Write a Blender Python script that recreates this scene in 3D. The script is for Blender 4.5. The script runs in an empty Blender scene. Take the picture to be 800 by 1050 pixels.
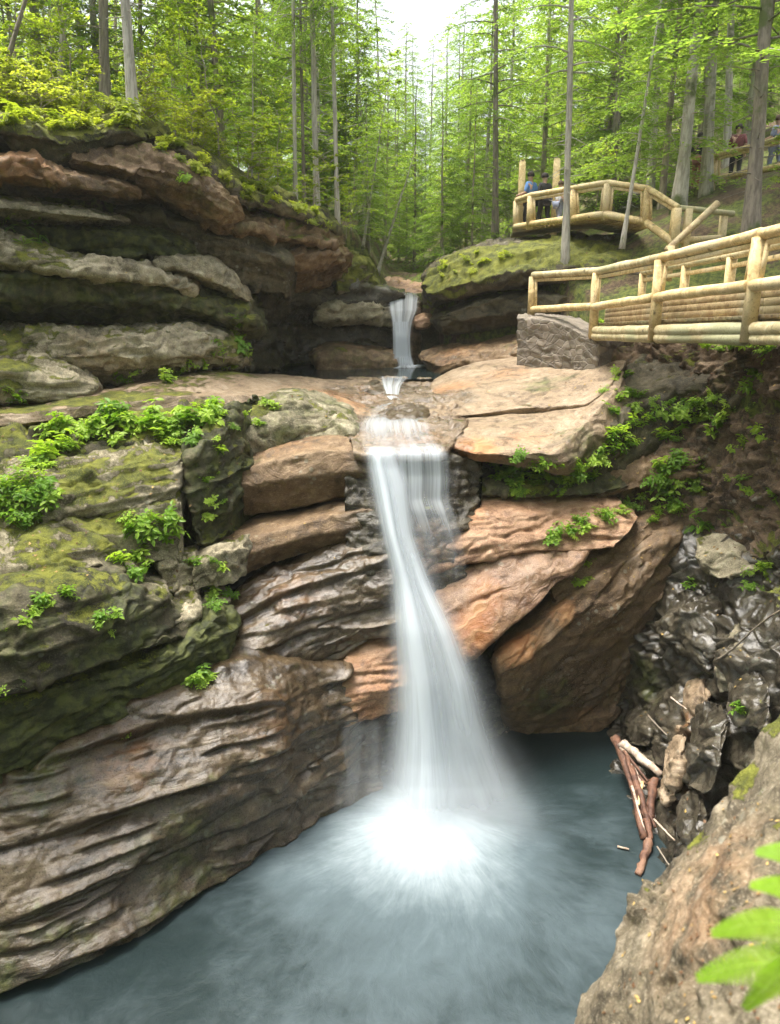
import bpy, bmesh, math, random
import numpy as np
from mathutils import Vector, Matrix
R = math.radians
sc = bpy.context.scene
col = sc.collection
# ------------------------------------------------------------------ view geometry (metres; camera above the plunge pool, water at z = 0)
F, PITCH, H = 780.0, R(15.5), 8.5
CP, SP = math.cos(PITCH), math.sin(PITCH)
def P(px, py, Y):
    v = (525-py)/F; dy = CP+v*SP; dz = -SP+v*CP; k = Y/dy
    return np.array(((px-400)/F*k, Y, H+dz*k))
def Pz(px, py, z):
    v = (525-py)/F; dy = CP+v*SP; dz = -SP+v*CP; k = (z-H)/dz
    return np.array(((px-400)/F*k, k*dy, z))
# ------------------------------------------------------------------ numpy noise
_rs = np.random.RandomState(7)
_perm = np.concatenate([_rs.permutation(256)]*2).astype(np.int32)
_g = _rs.normal(size=(256, 3)); _g /= np.linalg.norm(_g, axis=1)[:, None]
_cellr = _rs.uniform(-1, 1, size=(256, 8))
def perlin(p):
    i = np.floor(p).astype(np.int32); f = p-i; i &= 255
    u = f*f*f*(f*(f*6-15)+10)
    out = 0
    for dx in (0, 1):
        wx = u[:, 0] if dx else 1-u[:, 0]
        hx = _perm[(i[:, 0]+dx) & 255]
        for dy in (0, 1):
            wy = u[:, 1] if dy else 1-u[:, 1]
            hy = _perm[(hx+i[:, 1]+dy) & 255]
            for dz in (0, 1):
                wz = u[:, 2] if dz else 1-u[:, 2]
                g = _g[_perm[(hy+i[:, 2]+dz) & 255]]
                out = out + wx*wy*wz*(g[:, 0]*(f[:, 0]-dx)+g[:, 1]*(f[:, 1]-dy)+g[:, 2]*(f[:, 2]-dz))
    return out*1.5
def fbm(p, oct=4, gain=.5):
    s = 0; a = 1
    for k in range(oct):
        s = s+a*perlin(p*(2.03**k)+k*17.3); a *= gain
    return s
def voronoi(p):
    i = np.floor(p).astype(np.int32); f = p-i
    n = len(p); F1 = np.full(n, 9.); F2 = np.full(n, 9.); idx = np.zeros(n, np.int32); vec = np.zeros((n, 3))
    for dx in (-1, 0, 1):
        hx = _perm[(i[:, 0]+dx) & 255]
        for dy in (-1, 0, 1):
            hy = _perm[(hx+i[:, 1]+dy) & 255]
            for dz in (-1, 0, 1):
                h = _perm[(hy+i[:, 2]+dz) & 255]
                c = np.array((dx, dy, dz))+.5+_cellr[h, :3]*.45-f
                d = np.sqrt((c*c).sum(1))
                m = d < F1
                F2 = np.where(m, F1, np.minimum(F2, d)); F1 = np.where(m, d, F1)
                idx = np.where(m, h, idx); vec[m] = c[m]
    return F1, F2, idx, vec
def smooth(a, b, x):
    t = np.clip((x-a)/(b-a), 0, 1); return t*t*(3-2*t)
# ------------------------------------------------------------------ object helpers
def props(o, label=None, cat=None, group=None, kind=None):
    if label: o['label'] = label
    if cat: o['category'] = cat
    if group: o['group'] = group
    if kind: o['kind'] = kind
    return o
def mesh_obj(name, verts, faces, mat=None, parent=None, smooth_=True, attrs=None):
    me = bpy.data.meshes.new(name)
    verts = np.asarray(verts, np.float32).reshape(-1, 3)
    if isinstance(faces, np.ndarray):
        k = faces.shape[1]; nf = len(faces)
        me.vertices.add(len(verts)); me.vertices.foreach_set('co', verts.ravel())
        me.loops.add(nf*k); me.loops.foreach_set('vertex_index', faces.astype(np.int32).ravel())
        me.polygons.add(nf); me.polygons.foreach_set('loop_start', np.arange(0, nf*k, k, dtype=np.int32))
        me.update(calc_edges=True)
    else:
        me.from_pydata([tuple(map(float, v)) for v in verts], [], [tuple(map(int, f)) for f in faces]); me.update()
    me.polygons.foreach_set('use_smooth', np.full(len(me.polygons), smooth_))
    for k, a in (attrs or {}).items():
        a = np.asarray(a, np.float32)
        if a.ndim == 1:
            at = me.attributes.new(k, 'FLOAT', 'POINT'); at.data.foreach_set('value', a)
        else:
            at = me.attributes.new(k, 'FLOAT_VECTOR', 'POINT'); at.data.foreach_set('vector', a.ravel())
    me.validate()
    if mat is not None: me.materials.append(mat)
    o = bpy.data.objects.new(name, me); col.objects.link(o)
    if parent is not None: o.parent = parent
    return o
def empty(name, loc=(0, 0, 0), rot=(0, 0, 0)):
    o = bpy.data.objects.new(name, None); o.empty_display_size = .2
    o.location = tuple(map(float, loc)); o.rotation_euler = rot; col.objects.link(o); return o
def copy_tree(o, parent=None):
    c = o.copy(); col.objects.link(c)
    if parent is not None: c.parent = parent
    for ch in list(o.children): copy_tree(ch, c)
    return c
class MB:
    """collects verts / faces of one mesh"""
    def __init__(s): s.v = []; s.f = []; s.n = 0
    def add(s, v, f):
        v = np.asarray(v, float).reshape(-1, 3); s.v.append(v)
        s.f += [tuple(int(i)+s.n for i in q) for q in f]; s.n += len(v)
    def tube(s, pts, rad, n=8, seed=0, rough=0.0):
        pts = np.asarray(pts, float); m = len(pts)
        rad = np.full(m, rad, float) if np.isscalar(rad) else np.asarray(rad, float)
        T = np.gradient(pts, axis=0); T /= np.linalg.norm(T, axis=1)[:, None]+1e-9
        ref = np.array((0, 0, 1.)) if abs(T[0, 2]) < .9 else np.array((1., 0, 0))
        A = np.cross(T, ref); A /= np.linalg.norm(A, axis=1)[:, None]+1e-9; B = np.cross(A, T)
        th = np.arange(n)*2*math.pi/n
        rr = rad[:, None]*np.ones((1, n))
        if rough: rr = rr*(1+rough*np.random.RandomState(seed).uniform(-1, 1, (m, n)))
        V = pts[:, None]+rr[:, :, None]*(np.cos(th)[None, :, None]*A[:, None]+np.sin(th)[None, :, None]*B[:, None])
        V = V.reshape(-1, 3); f = []
        for i in range(m-1):
            for j in range(n):
                a = i*n+j; b = i*n+(j+1) % n; f.append((a, b, b+n, a+n))
        f.append(tuple(range(n))[::-1]); f.append(tuple(range((m-1)*n, m*n)))
        s.add(V, f)
    def box(s, a, b, w, h, up=(0, 0, 1)):
        """bar from a to b, w wide (sideways) and h high"""
        a = np.asarray(a, float); b = np.asarray(b, float); T = b-a; T /= np.linalg.norm(T)
        S = np.cross(T, np.asarray(up, float)); S /= np.linalg.norm(S)+1e-9; U = np.cross(S, T)
        c = min(w, h)*.14; pr = [(-w/2+c, -h/2), (w/2-c, -h/2), (w/2, -h/2+c), (w/2, h/2-c), (w/2-c, h/2), (-w/2+c, h/2), (-w/2, h/2-c), (-w/2, -h/2+c)]
        V = [q+x*S+y*U for q in (a, b) for x, y in pr]
        f = [(i, (i+1) % 8, (i+1) % 8+8, i+8) for i in range(8)]+[tuple(range(8))[::-1], tuple(range(8, 16))]
        s.add(V, f)
    def build(s, name, mat, parent=None, sm=True):
        return mesh_obj(name, np.concatenate(s.v), s.f, mat, parent, sm)
# ------------------------------------------------------------------ materials
class NT:
    def __init__(s, name):
        s.m = bpy.data.materials.new(name); s.m.use_nodes = True; s.t = s.m.node_tree; s.t.nodes.clear()
        s.out = s.n('ShaderNodeOutputMaterial')
    def n(s, typ, **kw):
        o = s.t.nodes.new(typ)
        for k, v in kw.items():
            if hasattr(o, k): setattr(o, k, v)
            else: o.inputs[k].default_value = v
        return o
    def l(s, a, b): s.t.links.new(a, b)
    def val(s, x, sock):
        if hasattr(x, 'is_linked'): s.l(x, sock)
        else: sock.default_value = x
    def math(s, op, a, b=0.0, c=None, clamp=False):
        o = s.n('ShaderNodeMath', operation=op, use_clamp=clamp); s.val(a, o.inputs[0]); s.val(b, o.inputs[1])
        if c is not None: s.val(c, o.inputs[2])
        return o.outputs[0]
    def mix(s, f, a, b, blend='MIX'):
        o = s.n('ShaderNodeMix', data_type='RGBA', blend_type=blend); s.val(f, o.inputs[0])
        for x, k in ((a, 6), (b, 7)):
            if isinstance(x, tuple): o.inputs[k].default_value = (*x[:3], 1)
            else: s.l(x, o.inputs[k])
        return o.outputs[2]
    def noise(s, vec, scale, detail=4, rough=.55, dist=0.0):
        o = s.n('ShaderNodeTexNoise'); o.inputs['Scale'].default_value = scale; o.inputs['Detail'].default_value = detail
        o.inputs['Roughness'].default_value = rough; o.inputs['Distortion'].default_value = dist
        if vec is not None: s.l(vec, o.inputs['Vector'])
        return o.outputs['Fac']
    def ss(s, x, a, b, lo=0.0, hi=1.0):
        o = s.n('ShaderNodeMapRange', interpolation_type='SMOOTHSTEP'); s.val(x, o.inputs[0])
        for k, q in ((1, a), (2, b), (3, lo), (4, hi)): s.val(q, o.inputs[k])
        return o.outputs[0]
    def attr(s, name, vec=False):
        o = s.n('ShaderNodeAttribute', attribute_name=name); return o.outputs['Vector' if vec else 'Fac']
    def obj(s): return s.n('ShaderNodeTexCoord').outputs['Object']
    def scale(s, vec, v):
        o = s.n('ShaderNodeVectorMath', operation='MULTIPLY'); s.l(vec, o.inputs[0]); o.inputs[1].default_value = v; return o.outputs[0]
    def bump(s, h, strength, dist, nrm=None):
        o = s.n('ShaderNodeBump'); o.inputs['Strength'].default_value = strength; o.inputs['Distance'].default_value = dist
        s.l(h, o.inputs['Height'])
        if nrm is not None: s.l(nrm, o.inputs['Normal'])
        return o.outputs[0]
def rock_mat(name, c1, c2, c3, mossy=0.0, rough=.75, streak=.5, bump=.9, wr=.24):
    """c1 dark, c2 main, c3 pale; vertex attributes moss / alg / wet / stain place growth, damp and iron stain"""
    s = NT(name); po = s.n('ShaderNodeNewGeometry').outputs['Position']; bed = s.attr('bed', True)
    nb = s.noise(po, .9, 6, .6); nm = s.noise(po, 5, 8, .68); nf = s.noise(po, 42, 5, .7)
    st = s.noise(s.scale(bed, (.5, .5, 5)), 1.6, 6, .65, .4)
    v = s.math('ADD', s.math('MULTIPLY', nb, .45), s.math('MULTIPLY', nm, .55))
    v = s.math('ADD', s.math('MULTIPLY', v, 1-streak*.5), s.math('MULTIPLY', st, streak*.5))
    cA = s.mix(s.ss(v, .41, .51), c1, c2); c = s.mix(s.ss(v, .50, .61), cA, c3)
    # mineral grain
    c = s.mix(s.ss(nf, .53, .66, 0, .38), c, tuple(min(.8, x*1.7+.03) for x in c3))
    c = s.mix(s.ss(nf, .46, .34, 0, .5), c, tuple(x*.5 for x in c1))
    # lichen
    vo = s.n('ShaderNodeTexVoronoi'); vo.inputs['Scale'].default_value = 7; s.l(po, vo.inputs['Vector'])
    li = s.math('MULTIPLY', s.ss(vo.outputs['Distance'], .34, .2), s.ss(s.noise(po, 1.7, 3), .56, .64))
    c = s.mix(s.math('MULTIPLY', li, .35), c, (.36, .37, .30))
    # iron stain
    sa = s.attr('stain'); sm = s.math('MULTIPLY', sa, s.ss(s.math('ADD', nm, s.math('MULTIPLY', sa, .25)), .42, .66))
    c = s.mix(sm, c, s.mix(s.ss(st, .4, .62), (.33, .125, .035), (.46, .24, .10)))
    # damp
    wa = s.attr('wet'); wm = s.ss(s.math('ADD', wa, s.math('MULTIPLY', s.math('SUBTRACT', nb, .5), .9)), .25, .6)
    c = s.mix(s.math('MULTIPLY', wm, .62), c, s.mix(1.0, c, (.36, .35, .34), 'MULTIPLY'))
    # algae film
    aa = s.attr('alg'); am = s.ss(s.math('ADD', aa, s.math('MULTIPLY', s.math('SUBTRACT', s.noise(po, 2.6, 7, .7), .5), 1.3)), .3, .75)
    c = s.mix(s.math('MULTIPLY', am, .85), c, s.mix(s.ss(nm, .4, .62), (.022, .030, .006), (.085, .10, .018)))
    # moss cushions, mostly on what faces up
    nz = s.n('ShaderNodeSeparateXYZ'); s.l(s.n('ShaderNodeNewGeometry').outputs['Normal'], nz.inputs[0])
    ma = s.math('ADD', s.attr('moss'), mossy)
    mn = s.math('ADD', s.math('MULTIPLY', s.math('SUBTRACT', s.noise(po, 2.1, 8, .7), .5), 1.7), s.math('MULTIPLY', s.math('SUBTRACT', nf, .5), .5))
    mm = s.ss(s.math('ADD', s.math('ADD', ma, mn), s.math('MULTIPLY', nz.outputs[2], .40)), .54, .62)
    mc = s.mix(s.ss(s.noise(po, 3.3, 6, .7), .36, .66), (.055, .068, .010), (.24, .25, .028))
    mc = s.mix(s.ss(s.noise(po, 60, 3, .6), .5, .72, 0, .6), mc, (.40, .41, .06))
    c = s.mix(s.math('MULTIPLY', mm, .95), c, mc)
    b = s.n('ShaderNodeBsdfPrincipled'); s.l(c, b.inputs['Base Color'])
    ro = s.math('MULTIPLY_ADD', s.math('MULTIPLY', wm, s.math('SUBTRACT', 1.0, mm)), -(rough-wr), rough)
    ro = s.math('ADD', ro, s.math('MULTIPLY', s.math('SUBTRACT', nf, .5), .25)); s.l(ro, b.inputs['Roughness'])
    h = s.math('ADD', s.math('MULTIPLY', nm, .6), s.math('MULTIPLY', nf, .22))
    l2 = s.noise(s.scale(bed, (.9, .9, 15)), 1.6, 4, .7, .6); h = s.math('ADD', h, s.math('ADD', s.math('MULTIPLY', st, .5), s.math('MULTIPLY', l2, .35))); h = s.math('ADD', h, s.math('MULTIPLY', s.math('MULTIPLY', mm, s.noise(po, 55, 3, .7)), 1.3))
    s.l(s.bump(h, bump, .06), b.inputs['Normal']); s.l(s.math('MULTIPLY_ADD', wm, .25, .4), b.inputs['Specular IOR Level']); s.l(b.outputs[0], s.out.inputs[0]); return s.m
def leaf_mat(name, ca, cb, trans=.5, rough=.5, var=.6):
    s = NT(name); po = s.n('ShaderNodeNewGeometry').outputs['Position']
    oi = s.n('ShaderNodeObjectInfo').outputs['Random']
    n = s.noise(po, 1.1, 2); n2 = s.noise(po, 9, 2)
    f = s.math('ADD', s.math('MULTIPLY', s.math('ADD', n, n2), .5*1.5), s.math('MULTIPLY_ADD', oi, var, -.25-var*.5))
    c = s.mix(s.ss(f, .2, .85), ca, cb)
    d = s.n('ShaderNodeBsdfPrincipled'); s.l(c, d.inputs['Base Color']); d.inputs['Roughness'].default_value = rough
    d.inputs['Specular IOR Level'].default_value = .3
    t = s.n('ShaderNodeBsdfTranslucent'); s.l(s.mix(1.0, c, (1.25, 1.3, .6), 'MULTIPLY'), t.inputs['Color'])
    m = s.n('ShaderNodeMixShader'); m.inputs[0].default_value = trans; s.l(d.outputs[0], m.inputs[1]); s.l(t.outputs[0], m.inputs[2])
    s.l(m.outputs[0], s.out.inputs[0]); return s.m
def bark_mat(name, ca, cb, moss=0.0):
    s = NT(name); po = s.obj()
    n = s.noise(s.scale(po, (9, 9, 1.6)), 1.5, 6, .65); n2 = s.noise(po, 1.2, 4)
    c = s.mix(s.ss(n, .35, .65), ca, cb); c = s.mix(s.ss(n2, .5, .7, 0, .35), c, (.30, .31, .27))
    if moss: c = s.mix(s.ss(s.noise(po, .8, 5, .6), .62-moss, .72-moss), c, (.085, .11, .03))
    b = s.n('ShaderNodeBsdfPrincipled'); s.l(c, b.inputs['Base Color']); b.inputs['Roughness'].default_value = .9
    s.l(s.bump(n, .6, .03), b.inputs['Normal']); s.l(b.outputs[0], s.out.inputs[0]); return s.m
def wood_mat(name, ca, cb, cw):
    s = NT(name); po = s.n('ShaderNodeNewGeometry').outputs['Position']
    n = s.noise(s.scale(po, (2.5, 2.5, 2.5)), 2, 6, .6, 1.2); n2 = s.noise(po, 30, 4, .7); n3 = s.noise(po, .8, 3)
    c = s.mix(s.ss(n, .40, .60), ca, cb); c = s.mix(s.ss(n3, .48, .62, 0, .8), c, cw); c = s.mix(s.ss(n2, .54, .66, 0, .7), c, tuple(x*.4 for x in ca))
    vo = s.n('ShaderNodeTexVoronoi'); vo.inputs['Scale'].default_value = 2.6; s.l(po, vo.inputs['Vector']); c = s.mix(s.ss(vo.outputs['Distance'], .14, .07, 0, .8), c, tuple(x*.25 for x in ca))
    b = s.n('ShaderNodeBsdfPrincipled'); s.l(c, b.inputs['Base Color']); b.inputs['Roughness'].default_value = .7
    s.l(s.bump(s.math('ADD', n, n2), .3, .02), b.inputs['Normal']); s.l(b.outputs[0], s.out.inputs[0]); return s.m
def cloth_mat(name, c):
    s = NT(name); n = s.noise(s.obj(), 12, 3)
    b = s.n('ShaderNodeBsdfPrincipled'); s.l(s.mix(s.ss(n, .3, .7), tuple(x*.7 for x in c), c), b.inputs['Base Color']); b.inputs['Roughness'].default_value = .85
    s.l(b.outputs[0], s.out.inputs[0]); return s.m
# rocks
M_TAN = rock_mat('rock_tan', (.095, .064, .036), (.235, .17, .105), (.35, .27, .185), 0, .5, .6)
M_BRN = rock_mat('rock_brown', (.07, .043, .022), (.155, .097, .048), (.27, .19, .11), -.1, .6, .5)
M_GRY = rock_mat('rock_grey', (.10, .086, .05), (.25, .215, .14), (.43, .385, .27), .06, .8, .6)
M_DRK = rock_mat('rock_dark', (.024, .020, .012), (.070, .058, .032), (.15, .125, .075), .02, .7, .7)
M_WET = rock_mat('rock_wet', (.036, .024, .011), (.100, .068, .035), (.225, .168, .10), -.12, .62, .9, .55, .30)
M_EARTH = rock_mat('earth', (.045, .032, .02), (.115, .082, .052), (.22, .165, .11), .08, .9, .3)
M_WBK = rock_mat('rock_wet_black', (.022, .019, .013), (.070, .060, .041), (.165, .142, .10), -.02, .6, .5, .4, .30)
M_NEAR = rock_mat('rock_near', (.048, .038, .023), (.13, .108, .070), (.26, .228, .165), -.02, .85, .4)
M_PNK = rock_mat('rock_pink', (.13, .065, .033), (.29, .17, .095), (.42, .28, .18), -.2, .5, .6)
# ------------------------------------------------------------------ rock lofts
def catmull(A, t):
    """A: (C, ...), t: positions in [0, C-1]"""
    C = len(A); i = np.clip(np.floor(t).astype(int), 0, C-2); f = (t-i).reshape((-1,)+(1,)*(A.ndim-1))
    p0 = A[np.clip(i-1, 0, C-1)]; p1 = A[i]; p2 = A[i+1]; p3 = A[np.clip(i+2, 0, C-1)]
    cr = .5*(2*p1+(p2-p0)*f+(2*p0-5*p1+4*p2-p3)*f*f+(3*p1-p0-3*p2+p3)*f**3)
    return .6*cr+.4*(p1*(1-f)+p2*f)
ROCKS = []
def slab(name, rows, mat, back=(0, 1.2, 0), res=.04, ends=(0, 0), smoothing=3, strata=.05, fs=3.0, blocks=.05, fb=1.2, fine=.02, big=.08,
         crack=.05, saw=.0, sf=3.0, chips=1.6, warp=.34, label=None, cat=None, group=None, kind=None, moss=0, alg=0, wet=0, stain=0, spots=(), parent=None, raw=False, belly=0.0):
    """closed rock body: visible rows of (px, py, Y) from its back edge over the lip to its foot; 'back' carries the first and last row into the hill"""
    A = np.array([[q if raw else P(*q) for q in r] for r in rows], float)          # R, C, 3
    xs_ = np.array([[q[0] for q in r] for r in rows])
    if xs_[:, 0].max() <= -55 or xs_[:, 0].min() >= 850:                           # carry on past the edge of the view
        e_ = A[:, :1]-A[:, 1:2]; A = np.concatenate([A[:, :1]+e_*1.6+np.array((0, -.5, 0)) if xs_[:, 0].max() < 0 else A[:, :1]+e_*1.2, A], 1)
    if xs_[:, -1].min() >= 850: A = np.concatenate([A, A[:, -1:]+(A[:, -1:]-A[:, -2:-1])*1.2], 1)
    back = np.array(back, float)
    A = np.concatenate([A[:1]+back, A, A[-1:]+back+np.array((0, 0, -.05))])
    Rn, C = A.shape[:2]
    mid = A[Rn//2]; L = np.concatenate([[0], np.cumsum(np.linalg.norm(np.diff(mid, axis=0), axis=1))])
    nu = max(12, int(L[-1]/res)); t = np.interp(np.linspace(0, L[-1], nu), L, np.arange(C))
    G = np.stack([catmull(A[r], t) for r in range(Rn)])                            # R, nu, 3
    V = []
    for r in range(Rn):
        a = G[r]; b = G[(r+1) % Rn]; ln = np.linalg.norm(b-a, axis=1).max()
        hid = r in (0, Rn-2, Rn-1)
        k = max(2, int(ln/(res*(5 if r == Rn-1 else 2.5 if hid else 1)))); f = np.arange(k)/k
        V.append(a[None]*(1-f)[:, None, None]+b[None]*f[:, None, None])
    V = np.concatenate(V)                                                          # nv, nu, 3
    for _ in range(smoothing):
        V = .25*np.roll(V, 1, 0)+.5*V+.25*np.roll(V, -1, 0)
    if ends[0] or ends[1]:
        s = np.linspace(0, L[-1], nu); sc_ = np.ones(nu)
        if ends[0]: sc_ *= np.sqrt(np.clip(1-(1-np.clip(s/ends[0], 0, 1))**2, .0004, 1))
        if ends[1]: sc_ *= np.sqrt(np.clip(1-(1-np.clip((s[-1]-s)/ends[1], 0, 1))**2, .0004, 1))
        ce = V.mean(0, keepdims=True); V = ce+(V-ce)*sc_[None, :, None]
    nv = len(V)
    du = np.gradient(V, axis=1); dv = np.roll(V, -1, 0)-np.roll(V, 1, 0)
    N = np.cross(du, dv); N /= np.linalg.norm(N, axis=2, keepdims=True)+1e-9
    if ((V-V.mean((0, 1)))*N).sum() < 0: N = -N; flip = True
    else: flip = False
    a_ = mid[-1]-mid[0]; a_ /= np.linalg.norm(a_); b_ = np.array((-a_[1], a_[0], 0)); b_ /= np.linalg.norm(b_)+1e-9; n_ = np.cross(a_, b_); n_ *= np.sign(n_[2]) or 1
    p = V.reshape(-1, 3); n = N.reshape(-1, 3)
    pw = p+np.stack([fbm(p*.7+k*31, 4, .6) for k in range(3)], 1)*warp
    bed = np.stack([pw@a_, pw@b_, pw@n_], 1)
    d = big*fbm(p*.55+5, 3)
    if strata:
        q = bed*np.array((.24, .24, fs)); s1 = perlin(q); s2 = perlin(bed*np.array((.6, .6, fs*2.3))+9)
        d = d+strata*np.tanh(2.6*s1)+strata*.5*np.tanh(2.5*s2)*smooth(-.3, .35, fbm(p*.9+70, 2))
    if saw:
        b0 = np.stack([p@a_, p@b_, p@n_], 1); tt = b0[:, 2]*sf+(.5+1.5*warp)*fbm(b0*np.array((.16, .16, .15))+21, 2)+warp*.3*fbm(b0*np.array((.9, .9, 2.))+2, 3); fr = tt-np.floor(tt); lay = np.floor(tt).astype(int) & 255
        am = .12+.88*smooth(-.3, .35, perlin(np.stack([bed[:, 0]*.6, bed[:, 1]*.6, lay*3.7], 1)))
        d = d+saw*am*((1-fr)*smooth(0, .07, fr)-.4)
        tt = b0[:, 2]*sf*2.7+(.9+2.6*warp)*fbm(b0*np.array((.28, .28, .3))+61, 3)+warp*.45*fbm(b0*np.array((1.5, 1.5, 4.))+2, 3); fr = tt-np.floor(tt)
        d = d+saw*.38*(1-fr)*smooth(0, .12, fr)*smooth(-.1, .35, fbm(p*.9+13, 2))
    if crack:
        q = bed*np.array((.2, .2, fs*.55))+40; d = d-crack*1.3*np.exp(-(perlin(q)/.03)**2)*smooth(-.15, .3, fbm(p*.7+90, 2))
    if blocks:
        F1, F2, ix, vec = voronoi(bed*np.array((fb*.7, fb*.7, fb*1.9)))
        d = d+blocks*(_cellr[ix, 3]+(vec*_cellr[ix, 4:7]).sum(1)*1.3)*smooth(.0, .12, F2-F1)-blocks*.5*np.exp(-((F2-F1)/.04)**2)*smooth(-.2, .3, fbm(p*.8+33, 2))
        F1, F2, ix, vec = voronoi(bed*np.array((fb*1.6, fb*1.6, fb*4.2))+3)
        d = d+blocks*.45*(_cellr[ix, 3]+(vec*_cellr[ix, 4:7]).sum(1)*1.2)*smooth(0, .15, F2-F1)*smooth(-.25, .3, fbm(p*1.1+50, 2))
    F1, F2, ix, vec = voronoi(bed*np.array((2.6, 2.6, 6.5))+8); d = d+fine*chips*(_cellr[ix, 3]+(vec*_cellr[ix, 4:7]).sum(1)*1.3)*smooth(0, .12, F2-F1)*smooth(-.2, .35, fbm(p*1.3+77, 2))
    tb = np.abs(perlin(p*3.1+4))+.5*np.abs(perlin(p*6.7))+.25*np.abs(perlin(p*14)); d = d+fine*(1.0*fbm(p*5, 4, .55)-1.2*(tb-.45))
    p2 = p+n*d[:, None]
    ii = np.arange(nv*nu).reshape(nv, nu)
    q = np.stack([ii[:, :-1], ii[:, 1:], np.roll(ii, -1, 0)[:, 1:], np.roll(ii, -1, 0)[:, :-1]], -1).reshape(-1, 4)
    if flip: q = q[:, ::-1]
    # end caps
    c0 = p2[ii[:, 0]].mean(0); c1 = p2[ii[:, -1]].mean(0); k = len(p2); p2 = np.concatenate([p2, [c0, c1]])
    j = ii[:, 0]; j2 = np.roll(j, -1); e = ii[:, -1]; e2 = np.roll(e, -1)
    q = np.concatenate([q, np.stack([j, j2, np.full(nv, k), np.full(nv, k)], 1)[:, [0, 1, 2, 3]], np.stack([e2, e, np.full(nv, k+1), np.full(nv, k+1)], 1)])
    tri = q[:, 2] == q[:, 3]
    faces = [tuple(x[:3]) if tt else tuple(x) for x, tt in zip(q.tolist(), tri.tolist())]
    at = {'moss': np.full(len(p2), float(moss)), 'alg': np.full(len(p2), float(alg)), 'wet': np.full(len(p2), float(wet)), 'stain': np.full(len(p2), float(stain))}
    for (an, px, py, Y, r, v) in spots:
        c = P(px, py, Y); dd = np.linalg.norm(p2-c, axis=1); at[an] = at[an]+v*smooth(1, .25, dd/r)
    at['bed'] = np.concatenate([bed, bed[:2]])
    o = mesh_obj(name, p2, faces, mat, parent, True, at)
    props(o, label, cat, group, kind or 'thing'); ROCKS.append(o)
    return o
# ================================================================== LEFT BANK, bottom to top
slab('rock_slope', [
    [(-70, 838, 8.6), (0, 806, 8.9), (80, 762, 9.5), (160, 715, 10.3), (230, 684, 11.0), (290, 676, 11.6), (345, 690, 12.0), (400, 720, 12.3)],
    [(-70, 900, 8.15), (0, 868, 8.45), (80, 825, 9.05), (160, 775, 9.75), (230, 738, 10.35), (290, 722, 10.9), (330, 735, 11.5), (395, 760, 12.1)],
    [(-70, 985, 7.55), (0, 955, 7.85), (80, 910, 8.4), (150, 868, 9.05), (228, 815, 9.85), (285, 788, 10.4), (312, 795, 11.0), (390, 795, 12.0)],
    [(-70, 1065, 7.3), (0, 1038, 7.5), (80, 993, 8.1), (150, 960, 8.6), (230, 903, 9.7), (290, 864, 10.5), (325, 842, 11.1), (390, 815, 11.9)],
    [(-70, 1120, 7.2), (0, 1080, 7.5), (80, 1040, 8.1), (150, 1005, 8.6), (230, 945, 9.7), (290, 905, 10.5), (325, 880, 11.2), (390, 850, 12.0)]],
    M_WET, back=(-1.2, 2.2, .1), res=.026, smoothing=4, strata=.02, fs=2.3, blocks=.06, fb=.6, fine=.02, crack=.06, big=.10, saw=.30, sf=1.35, chips=.6, warp=.10, wet=.8, alg=.24,
    spots=[('stain', 130, 780, 9.6, .7, .35), ('alg', 50, 800, 9, .8, .35), ('alg', 200, 880, 9.3, 1.6, .2), ('stain', 270, 740, 10.8, .8, .25), ('alg', 30, 990, 7.9, 1.3, .2), ('wet', 300, 760, 11.2, .9, .3)],
    label='long wet brown striated rock slope dipping into the pool on the left', cat='rock')
slab('rock_ledge', [
    [(-70, 722, 9.2), (0, 700, 9.4), (70, 686, 9.8), (130, 670, 10.4), (185, 652, 11.0), (225, 620, 11.7), (250, 628, 12.0)],
    [(-70, 740, 8.7), (0, 716, 8.95), (65, 702, 9.35), (125, 685, 9.95), (185, 664, 10.6), (225, 632, 11.35), (250, 640, 11.8)],
    [(-70, 790, 8.7), (0, 765, 8.9), (70, 738, 9.4), (130, 715, 9.95), (190, 690, 10.6), (225, 665, 11.2), (246, 660, 11.7)],
    [(-70, 850, 8.75), (0, 818, 9.0), (80, 774, 9.6), (150, 730, 10.3), (200, 705, 10.8), (228, 690, 11.3), (244, 684, 11.7)]],
    M_DRK, back=(-1.0, 1.6, .05), res=.035, strata=.05, blocks=.05, fb=.9, saw=.12, sf=2.5, alg=.75, moss=-.05, ends=(0, .5),
    spots=[('moss', 60, 715, 9.4, .9, .25), ('moss', 140, 690, 10.3, .8, .25), ('moss', 215, 650, 11.3, .6, .22), ('moss', 10, 725, 9, .6, .2)],
    label='dark green mossy rock band between two cracks above the striated slope', cat='rock')
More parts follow.
